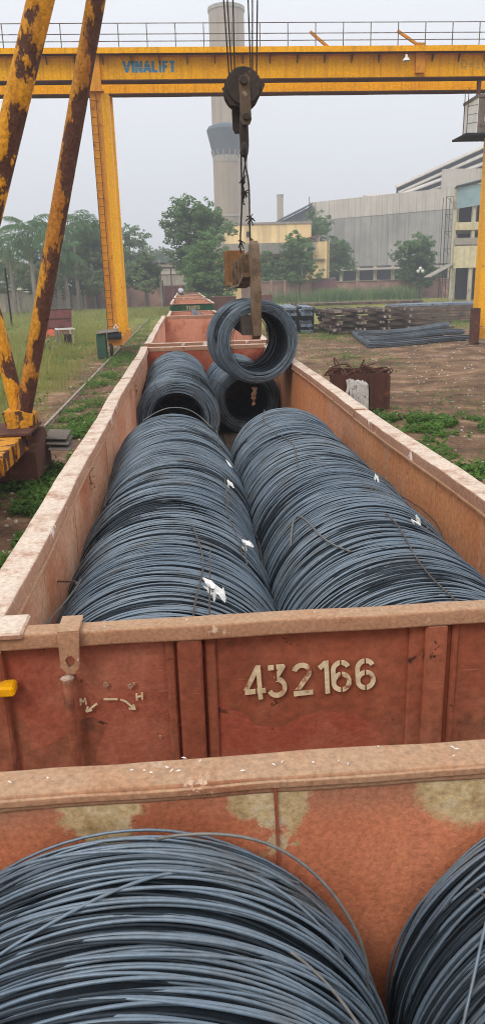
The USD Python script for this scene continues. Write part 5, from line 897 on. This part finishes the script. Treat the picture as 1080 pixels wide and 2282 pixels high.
obj('side_awning', slab((x0 - 3.2, Yb - 0.5, at(975, 615, Yb)[2]), (3.4, 0, 1.7), (0, 3, 0), (0, 0, 1), 0.12, 3, 3), M['canopy'], rb)
sf = thing('pipe_scaffold', 'thin pipe scaffold frame beside the open industrial building', 'scaffold'); a, b = at(986, 600, 120), at(1010, 437, 120)
for x in (a[0], b[0]):
    for y_ in (120, 121.5): obj('upright', rod((x, y_, 0), (x, y_, b[2]), 0.05, n=6), M['under'], sf)
for k in range(6): z = 2.5 + (b[2] - 2.5) * k / 5; obj('ledger', rod((a[0], 120, z), (b[0], 120, z), 0.04, n=6), M['under'], sf); obj('diagonal', rod((a[0], 120.05, z), (b[0], 120.05, z - 1.0), 0.03, n=6), M['under'], sf)
wt = thing('water_tower', 'concrete water tower with a dark funnel tank behind the big tree', 'water tower', (at(507, 480, 200)[0], 200, 0))
r0 = 3.15
obj('shaft', lathe([(r0 * 1.02, 0), (r0 * 1.0, 20), (r0 * 0.98, 31.5), (0, 31.5)], 40), M['stack'], wt, smooth=30)
obj('gallery', lathe([(r0 * 1.0, 31.5), (r0 * 1.05, 32.6), (r0 * 1.0, 33.0), (0, 33.0)], 40), M['canopy'], wt, smooth=30)
obj('tank', lathe([(r0 * 1.0, 33.0), (r0 * 1.42, 38.4), (r0 * 1.44, 38.8), (r0 * 1.3, 39.5), (r0 * 0.7, 40.2), (0, 40.3)], 40), M['tank'], wt, smooth=20)
for k in range(14): a = k * 2 * math.pi / 14; obj('bracket', bar((r0 * 0.98 * math.cos(a), r0 * 0.98 * math.sin(a), 32.4), (r0 * 1.12 * math.cos(a), r0 * 1.12 * math.sin(a), 34.2), 0.35, 0.3), M['canopy'], wt)
obj('shaft_ring', lathe([(r0 * 1.0, 18.9), (r0 * 1.05, 19), (r0 * 1.05, 19.35), (r0 * 1.0, 19.45)], 40), M['canopy'], wt)
chm = thing('chimney', 'broad pale concrete chimney rising out of the picture behind the water tower', 'chimney', (at(507, 200, 235)[0] + 0.2, 235, 0))
obj('shaft', lathe([(5.2, 0), (5.0, 40), (4.85, 75), (4.6, 75), (0, 74)], 48), M['stack'], chm, smooth=30); obj('lip', lathe([(4.86, 74.2), (5.1, 74.3), (5.1, 75.2), (4.86, 75.3)], 48), M['canopy'], chm)
for z in (22, 34, 46, 58): obj('lift_joint', lathe([(5.1 - z * 0.004, z), (5.13 - z * 0.004, z + 0.05), (5.13 - z * 0.004, z + 0.3), (5.08 - z * 0.004, z + 0.35)], 48), M['stack'], chm)
ch2 = thing('chimney', 'slim distant grey chimney left of the hall', 'chimney', (at(624, 470, 300)[0], 300, 0)); a = at(624, 433, 300)
obj('shaft', lathe([(1.35, 0), (1.2, a[2]), (0.9, a[2]), (0, a[2] - 0.5)], 24), M['stack'], ch2, smooth=30); obj('lip', lathe([(1.2, a[2] - 0.8), (1.35, a[2] - 0.7), (1.35, a[2] + 0.1), (1.2, a[2] + 0.1)], 24), M['canopy'], ch2)
gl3 = thing('globe_lamp', 'three-globe white park lamp in front of the right tree', 'street lamp', (at(936, 603, 118)[0], 118, 0)); z3 = at(936, 604, 118)[2]
obj('post', rod((0, 0, 0), (0, 0, z3), 0.06), M['under'], gl3)
for dx, dz in ((-0.35, 0), (0.35, 0), (0, 0.42)): obj('globe', move(meshkit.arrays(trimesh.creation.icosphere(2, 0.26))[:2], (dx, 0, z3 + dz)), M['white'], gl3, smooth=True)

# ------------------------------------------------------------------ vegetation
def leaves(P, size, rng, flat=0.5, asp=1.6):
    n = len(P); nrm = rng.normal(0, 1, (n, 3)); nrm[:, 2] = np.abs(nrm[:, 2]) + flat; nrm /= np.linalg.norm(nrm, axis=1, keepdims=True)
    a = rng.normal(0, 1, (n, 3)); u = np.cross(nrm, a); u /= np.linalg.norm(u, axis=1, keepdims=True); v = np.cross(nrm, u); s = size * rng.uniform(0.6, 1.4, (n, 1))
    V = np.stack([P - u * s * asp / 2, P - v * s * 0.4 + nrm * s * 0.12, P + u * s * asp / 2, P + v * s * 0.4 + nrm * s * 0.12], 1)
    k = np.arange(n)[:, None] * 4; return V.reshape(-1, 3), np.vstack([k + [0, 1, 2], k + [0, 2, 3]])
def tree(name, base, clumps, n, size, mat, label, seed, trunk_r=0.25, limbs=6, cat='tree', group=None):
    """clumps: (x, z, r) offsets from the base, in the picture's plane; depth is drawn at random"""
    rng = np.random.default_rng(seed); t = thing(name, label, cat, base, 0, group); C = []
    for (x, z, r) in clumps: C.append((x, rng.uniform(-0.6, 0.6) * r, z, r))
    C0 = np.array(C); spread = 0.5 * (C0[:, 0].max() - C0[:, 0].min()) + 0.5
    for k in range(len(clumps)):
        x, y, z, r = C0[rng.integers(len(C0))]; C.append((x + rng.normal(0, r * 0.5), np.clip(rng.normal(0, spread * 0.8), -spread * 1.1, spread * 1.1), z - rng.uniform(0, 0.5) * r, r * rng.uniform(0.6, 0.9)))
    sub = []
    for (x, y, z, r) in C:                                                  # each clump is itself many small leaf bunches
        m = max(6, int(16 * r)); d = rng.normal(0, 1, (m, 3)); d /= np.linalg.norm(d, axis=1, keepdims=True); d[:, 2] = d[:, 2] * 0.8 + 0.1
        sub += [(x + r * a * q, y + r * b * q, z + r * c_ * q, r * rng.uniform(0.12, 0.32)) for (a, b, c_), q in zip(d, rng.uniform(0.55, 1.25, m))]
    sub = np.array(sub); w = sub[:, 3] ** 2; idx = rng.choice(len(sub), n, p=w / w.sum()); q = rng.normal(0, 1, (n, 3)); q /= np.linalg.norm(q, axis=1, keepdims=True)
    P = sub[idx, :3] + q * sub[idx, 3:] * rng.uniform(0.3, 1.0, (n, 1)) ** 0.5 * [1.2, 1.2, 0.75]
    zt = np.median(C0[:, 2]); ms = [tube(smooth_line([(0, 0, -0.1), (0.1 * trunk_r, 0, zt * 0.4), (C0[:, 0].mean() * 0.5, 0, zt * 0.8), (C0[:, 0].mean(), 0, zt)], 8), np.linspace(trunk_r, trunk_r * 0.4, 8), 8)]
    for k in range(min(limbs, len(C0))):
        x, y, z, r = C0[k]; zs = zt * 0.35 + 0.1 * k; ms.append(tube(smooth_line([(0, 0, zs), (x * 0.5, y * 0.5, (zs + z) / 2 + 0.2), (x, y, z)], 6), np.linspace(trunk_r * 0.5, trunk_r * 0.12, 6), 6))
    obj('trunk', ms, M['trunk'], t, smooth=40); obj('crown', leaves(P, size, rng), M[mat], t)
    return t
def px_tree(Y, basepx, circles, n, size, mat, label, seed, **k):
    bx = at(basepx, 640, Y); cl = []
    for (x, y, r) in circles: p = at(x, y, Y); cl.append((p[0] - bx[0], p[2], r * Y / FPX))
    return tree('tree', (bx[0], Y, 0), cl, n, size, mat, label, seed, **k)
px_tree(112, 445, [(425, 470, 34), (405, 500, 34), (440, 490, 36), (465, 490, 30), (500, 505, 22), (400, 545, 34), (430, 540, 40), (395, 580, 24), (470, 520, 28), (515, 515, 14), (385, 465, 12), (415, 590, 30)], 17000, 0.26, 'leaf_a', 'tallest rounded green tree, left of the chimney', 1, trunk_r=0.4, limbs=9)
px_tree(100, 462, [(465, 545, 28), (440, 570, 28), (480, 575, 30), (455, 605, 36), (490, 610, 26), (470, 635, 34), (440, 630, 22), (495, 640, 18), (430, 610, 14)], 14000, 0.22, 'leaf_b', 'bright bushy tree in front of the tallest tree, behind the wagons', 2)
px_tree(126, 665, [(655, 525, 14), (650, 550, 24), (668, 555, 22), (645, 580, 24), (672, 585, 24), (655, 605, 26), (685, 545, 12), (690, 575, 10)], 9000, 0.24, 'leaf_b', 'slim tree before the yellow wall, right of the hanging hook', 3)
px_tree(126, 600, [(595, 575, 16), (590, 600, 18), (610, 600, 18), (600, 615, 18)], 5000, 0.24, 'leaf_b', 'low bushy tree under the canopy, behind the hook spine', 4)
px_tree(150, 712, [(705, 480, 18), (715, 500, 18), (700, 510, 20), (715, 525, 18), (740, 555, 24), (760, 560, 20), (750, 580, 26), (735, 595, 20), (770, 590, 16)], 9000, 0.3, 'leaf_a', 'hazy tree at the left corner of the grey hall', 5)
px_tree(128, 928, [(905, 555, 22), (935, 545, 22), (955, 540, 14), (925, 570, 28), (945, 585, 28), (910, 595, 24), (930, 610, 30), (955, 610, 20), (895, 610, 14), (890, 560, 10)], 11000, 0.26, 'leaf_a', 'dark spreading tree in front of the grey hall', 6)
px_tree(150, 290, [(285, 520, 18), (300, 530, 22), (270, 535, 20), (318, 530, 8), (290, 560, 30), (265, 570, 24), (280, 600, 34), (310, 575, 16)], 9000, 0.32, 'leaf_a', 'hazy feathery tree just right of the crane leg', 7)
px_tree(112, 325, [(325, 575, 16), (320, 600, 22), (335, 605, 20), (305, 610, 20), (325, 625, 24), (345, 625, 12)], 7000, 0.22, 'leaf_c', 'small grey-green conical tree left of the utility pole', 8)
for k, (Y, cl, lb) in enumerate(((240, [(340, 570, 22), (360, 575, 20), (375, 585, 20), (330, 590, 22)], 'pale distant treetop mass left of the tallest tree'), (210, [(250, 560, 30), (230, 575, 34), (262, 585, 24)], 'hazy distant tree behind the crane leg'))):
    px_tree(Y, cl[0][0], cl, 5000, 0.5, 'leaf_a', lb, 20 + k)
px_tree(118, 120, [(90, 570, 34), (140, 575, 34), (180, 565, 38), (50, 585, 34), (210, 590, 30), (10, 590, 32), (110, 605, 32), (160, 610, 30), (225, 570, 22), (70, 615, 26), (-20, 600, 30), (200, 615, 24), (30, 610, 24), (120, 545, 24)], 26000, 0.24, 'leaf_c', 'grey-green thicket tree behind the concrete wall, under the palms', 30, trunk_r=0.2)
px_tree(122, 215, [(205, 535, 28), (225, 530, 24), (190, 555, 30), (235, 575, 24), (175, 530, 24), (210, 510, 18), (215, 600, 26)], 14000, 0.26, 'leaf_a', 'green tree among the palms, left of the crane leg', 31, trunk_r=0.2)
def palm(px, py, Y, Rf, label, seed, nf=20):
    rng = np.random.default_rng(seed); c = at(px, py, Y); t = thing('palm_tree', label, 'palm tree', (c[0], Y, 0), 0); zt = c[2]
    obj('trunk', tube([(0, 0, -0.1), (0.05, 0, zt * 0.3), (0.02, 0, zt * 0.7), (0, 0, zt)], [0.28, 0.26, 0.2, 0.15], 10), M['palm_trunk'], t, smooth=40)
    for k in range(nf):
        az, el = k * 2.4 + rng.uniform(-.2, .2), math.radians(rng.uniform(5, 75) if k < nf * 0.75 else rng.uniform(-40, 10)); L = Rf * rng.uniform(0.8, 1.1); n = 22
        u = np.linspace(0, 1, n); h = np.cumsum(np.cos(el - u * 1.7)) * L / n; z = zt + np.cumsum(np.sin(el - u * 1.7)) * L / n
        Pm = np.stack([h * math.cos(az), h * math.sin(az), z], -1); b = MB(); b.add(*tube(Pm, np.linspace(0.035, 0.008, n), 4)); side = np.array([-math.sin(az), math.cos(az), 0])
        for i_ in range(3, n):
            for s in (-1, 1):
                l = L * 0.34 * math.sin(math.pi * min(1, 0.15 + u[i_] * 0.9)) * rng.uniform(0.8, 1.15); T = Pm[i_] - Pm[i_ - 1]; T = T / np.linalg.norm(T)
                d = side * s * 0.8 + T * 0.55 + rng.normal(0, 0.15, 3); d[2] -= 0.35; d /= np.linalg.norm(d); m = Pm[i_] + d * l * 0.5; e = Pm[i_] + d * l - [0, 0, l * 0.35]
                b.add([Pm[i_] - T * 0.045, Pm[i_] + T * 0.045, m + T * 0.06, m - T * 0.06, e], [[0, 1, 2], [0, 2, 3], [3, 2, 4]])
        obj('frond', b.out(), M['leaf_palm'], t)
px_tree(114, 150, [(x, 628 + 8 * math.sin(x), 22) for x in range(-40, 345, 22)], 20000, 0.2, 'leaf_c', 'low grey-green undergrowth hedge just behind the left wall', 33, trunk_r=0.1, limbs=10, cat='hedge')
palm(62, 515, 96, 4.3, 'large palm tree nearest the left edge, behind the concrete wall', 41, 26)
palm(118, 510, 104, 3.8, 'palm tree partly behind the rusty leaning pipe leg', 42)
palm(160, 495, 112, 4.2, 'palm tree just right of the rusty pipe leg', 43)
palm(196, 508, 116, 4.0, 'palm tree nearest the crane leg, on its left', 44)
palm(18, 545, 100, 4.0, 'lower palm tree cut by the left edge', 45)
palm(140, 560, 100, 3.6, 'short palm behind the pipe leg with drooping fronds', 46)

def blades(P, h, rng, w=0.02, lean=0.5):
    n = len(P); a = rng.uniform(0, 6.28, n); hh = h * rng.uniform(0.5, 1.3, n); d = np.stack([np.cos(a), np.sin(a), 0 * a], -1); s = np.stack([-np.sin(a), np.cos(a), 0 * a], -1) * w * (0.5 + hh / max(np.mean(hh), 1e-6) * 0.5)[:, None]; l = (hh * lean * rng.uniform(0.2, 1.2, n))[:, None]
    m = P + d * l * 0.35 + np.stack([0 * a, 0 * a, hh * 0.6], -1); e = P + d * l + np.stack([0 * a, 0 * a, hh], -1)
    V = np.stack([P - s, P + s, m + s * 0.7, m - s * 0.7, e], 1); k = np.arange(n)[:, None] * 5
    return V.reshape(-1, 3), np.vstack([k + [0, 1, 2], k + [0, 2, 3], k + [3, 2, 4]])
rg = np.random.default_rng(77)
def scatter(n, x0, x1, y0, y1, dens):
    # more points near the camera
    y = y0 * (y1 / y0) ** rg.random(n); x = rg.uniform(0, 1, n); wx = np.minimum(x0, x1) ; X_ = x1 - (x1 - x0) * x * np.minimum(1, (y * 0.42 + 2) / abs(x1 - x0)) if x0 < 0 else x0 + (x1 - x0) * x * np.minimum(1, (y * 0.40 + 2) / abs(x1 - x0))
    d = meshkit.fbm(np.stack([X_, y, 0 * y], -1) * 0.5, 3, 5); keep = rg.random(n) < dens(X_, y, d); return np.stack([X_[keep], y[keep], gz(X_[keep], y[keep])], -1)
Pg = scatter(200000, -36, -4.3, 14, 118, lambda x, y, d: np.clip((d - 0.3) * 4, 0.05, 1) * np.clip((-4.3 - x) / 3.0, 0.0, 1))
obj('grass', blades(Pg, 0.34, rg, 0.013), M['leaf_grass'], kind='stuff', label='tall dry green grass over the left field', cat='grass')
Pg2 = scatter(50000, -30, -4.3, 15, 110, lambda x, y, d: np.clip((0.5 - d) * 5, 0.0, 1) * np.clip((-4.6 - x) / 2.0, 0, 1))
obj('grass', leaves(Pg2 + [0, 0, 0.1] + np.abs(rg.normal(0, 0.08, (len(Pg2), 1))) * [0, 0, 1], 0.10, rg, 1.0), M['leaf_weed'], kind='stuff', label='low green weeds among the left field grass', cat='weeds')
Pg3 = scatter(30000, -26, -4.8, 22, 90, lambda x, y, d: np.clip((d - 0.5) * 6, 0.0, 1) * np.clip((-5.2 - x) / 2.0, 0, 1))
obj('grass', blades(Pg3, 0.75, rg, 0.016, 0.7), M['leaf_grass'], kind='stuff', label='clumps of tall yellow-green weeds in the left field', cat='weeds')
# weed patches along the rails and in the right yard
def weeds(patches, label, size=0.07, h=0.11):
    Ps = []
    for (x, y, rx_, ry_, n) in patches:
        q = rg.normal(0, 0.5, (n, 2)); p = np.array([x, y]) + q * [rx_, ry_]; keep = meshkit.fbm(np.append(p, np.zeros((n, 1)), 1) * 1.7, 3, 8) > 0.49; p = p[keep]
        Ps.append(np.stack([p[:, 0], p[:, 1], gz(p[:, 0], p[:, 1]) + 0.01 + np.abs(rg.normal(0, h, len(p))) * np.exp(-(q[keep] ** 2).sum(1))], -1))
    obj('weeds', leaves(np.vstack(Ps), size, rg, 1.2), M['leaf_weed'], kind='stuff', label=label, cat='weeds')
def gp(x, y): return atz(x, y, 0)[:2]
weeds([(*gp(190, 925), 0.9, 3.0, 2600), (*gp(150, 985), 0.8, 2.2, 2600), (*gp(70, 1060), 0.9, 1.8, 3200), (*gp(60, 1120), 0.7, 1.5, 1600), (*gp(230, 850), 0.8, 5, 2200), (*gp(275, 800), 1.2, 9, 3500), (*gp(300, 765), 1.2, 16, 3500), (*gp(60, 1210), 0.5, 0.8, 900), (*gp(25, 1270), 0.5, 0.6, 1200), (*gp(120, 1130), 0.6, 1.5, 500), (*gp(200, 960), 0.5, 3, 700), (*gp(330, 720), 1.5, 25, 2600)], 'bright low weeds along the crane rail and beside the wagons')
weeds([(*gp(930, 945), 1.3, 1.6, 3600), (*gp(1030, 950), 1.3, 1.6, 4200), (*gp(960, 990), 1.0, 1.0, 1500), (*gp(1050, 1045), 0.9, 1.0, 1800), (*gp(880, 935), 1.0, 2.0, 1500), (*gp(1000, 1010), 0.8, 1, 500), (*gp(790, 800), 2.0, 5, 1600), (*gp(700, 745), 3, 6, 2400), (*gp(760, 755), 2.5, 4, 900), (*gp(1030, 720), 3.5, 7, 3000), (*gp(960, 715), 3, 6, 1500), (*gp(780, 830), 1.2, 2, 700), (*gp(1060, 900), 2, 4, 500)], 'bright green weed patches on the bare right yard')
Pr = np.concatenate([np.stack([at(px, 640, Y)[0] + rg.normal(0, sx_, n), Y + rg.normal(0, 1.2, n), np.zeros(n)], -1) for px, Y, sx_, n in ((762, 112, 1.7, 1200), (735, 110, 1.2, 400), (640, 114, 2.5, 500), (855, 116, 1.8, 700), (900, 118, 1.2, 400))])
obj('reeds', blades(Pr, 2.0, rg, 0.05, 0.6), M['leaf_reed'], kind='stuff', label='tall pale green reeds in front of the right brick wall', cat='reeds')
Pr2 = np.concatenate([np.stack([at(px, 660, Y)[0] + rg.normal(0, sx_, n), Y + rg.normal(0, 3, n), np.zeros(n)], -1) for px, Y, sx_, n in ((650, 100, 3, 1500), (700, 100, 3, 1200), (820, 106, 5, 1200), (290, 100, 4, 2500), (250, 90, 5, 2500), (340, 100, 2.5, 1500), (120, 100, 6, 1500))])
obj('reeds', blades(Pr2, 0.6, rg, 0.04, 0.6), M['leaf_grass'], kind='stuff', label='knee-high dry grass fringe at the foot of the far walls', cat='grass')
# small dry stalks and pebbles near the wagons
Pp = np.stack([rg.uniform(-8, 22, 4200), 8 * (48 / 8) ** rg.random(4200), np.zeros(4200)], -1); Pp = Pp[(Pp[:, 0] < -2.2) | (Pp[:, 0] > 2.4)]; Pp[:, 2] = gz(Pp[:, 0], Pp[:, 1]) + 0.01
b = MB(); ico = trimesh.creation.icosahedron(); iv, if_ = np.array(ico.vertices), np.array(ico.faces)
for p in Pp[:2200]: b.add(iv * rg.uniform(0.012, 0.05) * rg.uniform(0.6, 1.3, 3) + p, if_)
obj('pebbles', b.out(), M['concrete'], kind='stuff', label='small pebbles and crumbs strewn over the bare earth', cat='pebbles')
obj('dry_stalks', [tube([p, p + [rg.normal(0, .12), rg.normal(0, .12), 0.01]], 0.008, 3) for p in Pp[2200:2900]], M['cloth'], kind='stuff', label='pale dry stalks lying on the bare earth', cat='stalks')
b = MB()
for k in range(34):
    p = np.array([rg.uniform(-0.7, 1.6), rg.uniform(1.67, 1.76), 2.398]) if k < 28 else np.array([rg.uniform(-0.7, 1.6), rg.uniform(2.61, 2.68), 2.395]); a = rg.uniform(0, 6.28); l = rg.uniform(0.004, 0.010); u = np.array([math.cos(a), math.sin(a), 0]) * l; w = np.array([-math.sin(a), math.cos(a), 0]) * 0.0018
    b.add([p - u, p + w, p + u, p - w, p + [0, 0, 0.004]], [[0, 1, 4], [1, 2, 4], [2, 3, 4], [3, 0, 4]])
obj('husks', b.out(), M['paper'], kind='stuff', label='tiny pale husks scattered on the sandy wagon rims', cat='husks')

# ------------------------------------------------------------------ person on the last wagon
pc = at(403, 662, 84.05); ps = thing('person', 'person in a pale shirt sitting on the rim of the last wagon', 'person', (pc[0], 84.08, ZR + 0.02), 10)
def chain(bones, refine=0.04, it=8):
    m = None
    for a, ra, b_, rb_ in bones:
        s1, s2 = m3.Manifold.sphere(ra, 14).translate(list(map(float, a))), m3.Manifold.sphere(rb_, 14).translate(list(map(float, b_))); h = m3.Manifold.batch_hull([s1, s2]); m = h if m is None else m + h
    me = m.refine_to_length(refine).to_mesh(); t = trimesh.Trimesh(me.vert_properties[:, :3], me.tri_verts); trimesh.smoothing.filter_taubin(t, iterations=it); return t
body = [((0, 0, 0.1), .12, (0, -0.02, 0.35), .13), ((0, -0.02, .35), .13, (0, -0.03, .52), .12), ((-.15, -.03, .54), .055, (.15, -.03, .54), .055), ((0, -.03, .56), .05, (0, -.05, .68), .05), ((0, -.06, .74), .085, (0, -.05, .80), .09), ((0, -.13, .74), .018, (0, -.145, .72), .018)]
for s in (-1, 1):
    body += [((s * .09, 0, .1), .09, (s * .12, -.40, .08), .065), ((s * .12, -.40, .08), .062, (s * .12, -.42, -.34), .042), ((s * .12, -.42, -.37), .04, (s * .13, -.58, -.40), .03), ((s * .19, -.03, .53), .052, (s * .24, -.12, .27), .04), ((s * .24, -.12, .27), .038, (s * .12, -.30, .19), .028), ((s * .12, -.30, .19), .03, (s * .08, -.36, .18), .02), ((s * .085, -.055, .76), .02, (s * .09, -.05, .79), .02)]
pb = obj('body', chain(body), M['skin'], ps, smooth=True)
obj('shirt', chain([((0, 0, .14), .145, (0, -.02, .35), .15), ((0, -.02, .35), .15, (0, -.03, .51), .135), ((-.15, -.03, .54), .07, (.15, -.03, .54), .07)] + [((s * .19, -.03, .53), .066, (s * .23, -.10, .33), .056) for s in (-1, 1)]), M['shirt'], ps, smooth=True)
obj('trousers', chain([((-.09, 0, .09), .105, (.09, 0, .09), .105)] + [((s * .09, 0, .1), .105, (s * .12, -.40, .08), .08) for s in (-1, 1)] + [((s * .12, -.40, .08), .078, (s * .12, -.42, -.30), .058) for s in (-1, 1)]), M['trouser'], ps, smooth=True)
obj('hair', chain([((0, -.035, .82), .095, (0, -.02, .78), .095)]), M['hair'], ps, smooth=True)

# ------------------------------------------------------------------ haze
hz = usdkit.material(stage, '/World/Looks/winter_haze', {'v': ('principled_volume', {'color': (0.93, 0.95, 0.98), 'density': 0.00095, 'anisotropy': 0.2})}, [], volume='v.volume')
obj('haze', box((-320, -60, -1.4), (320, 420, 80)), hz, kind='stuff')
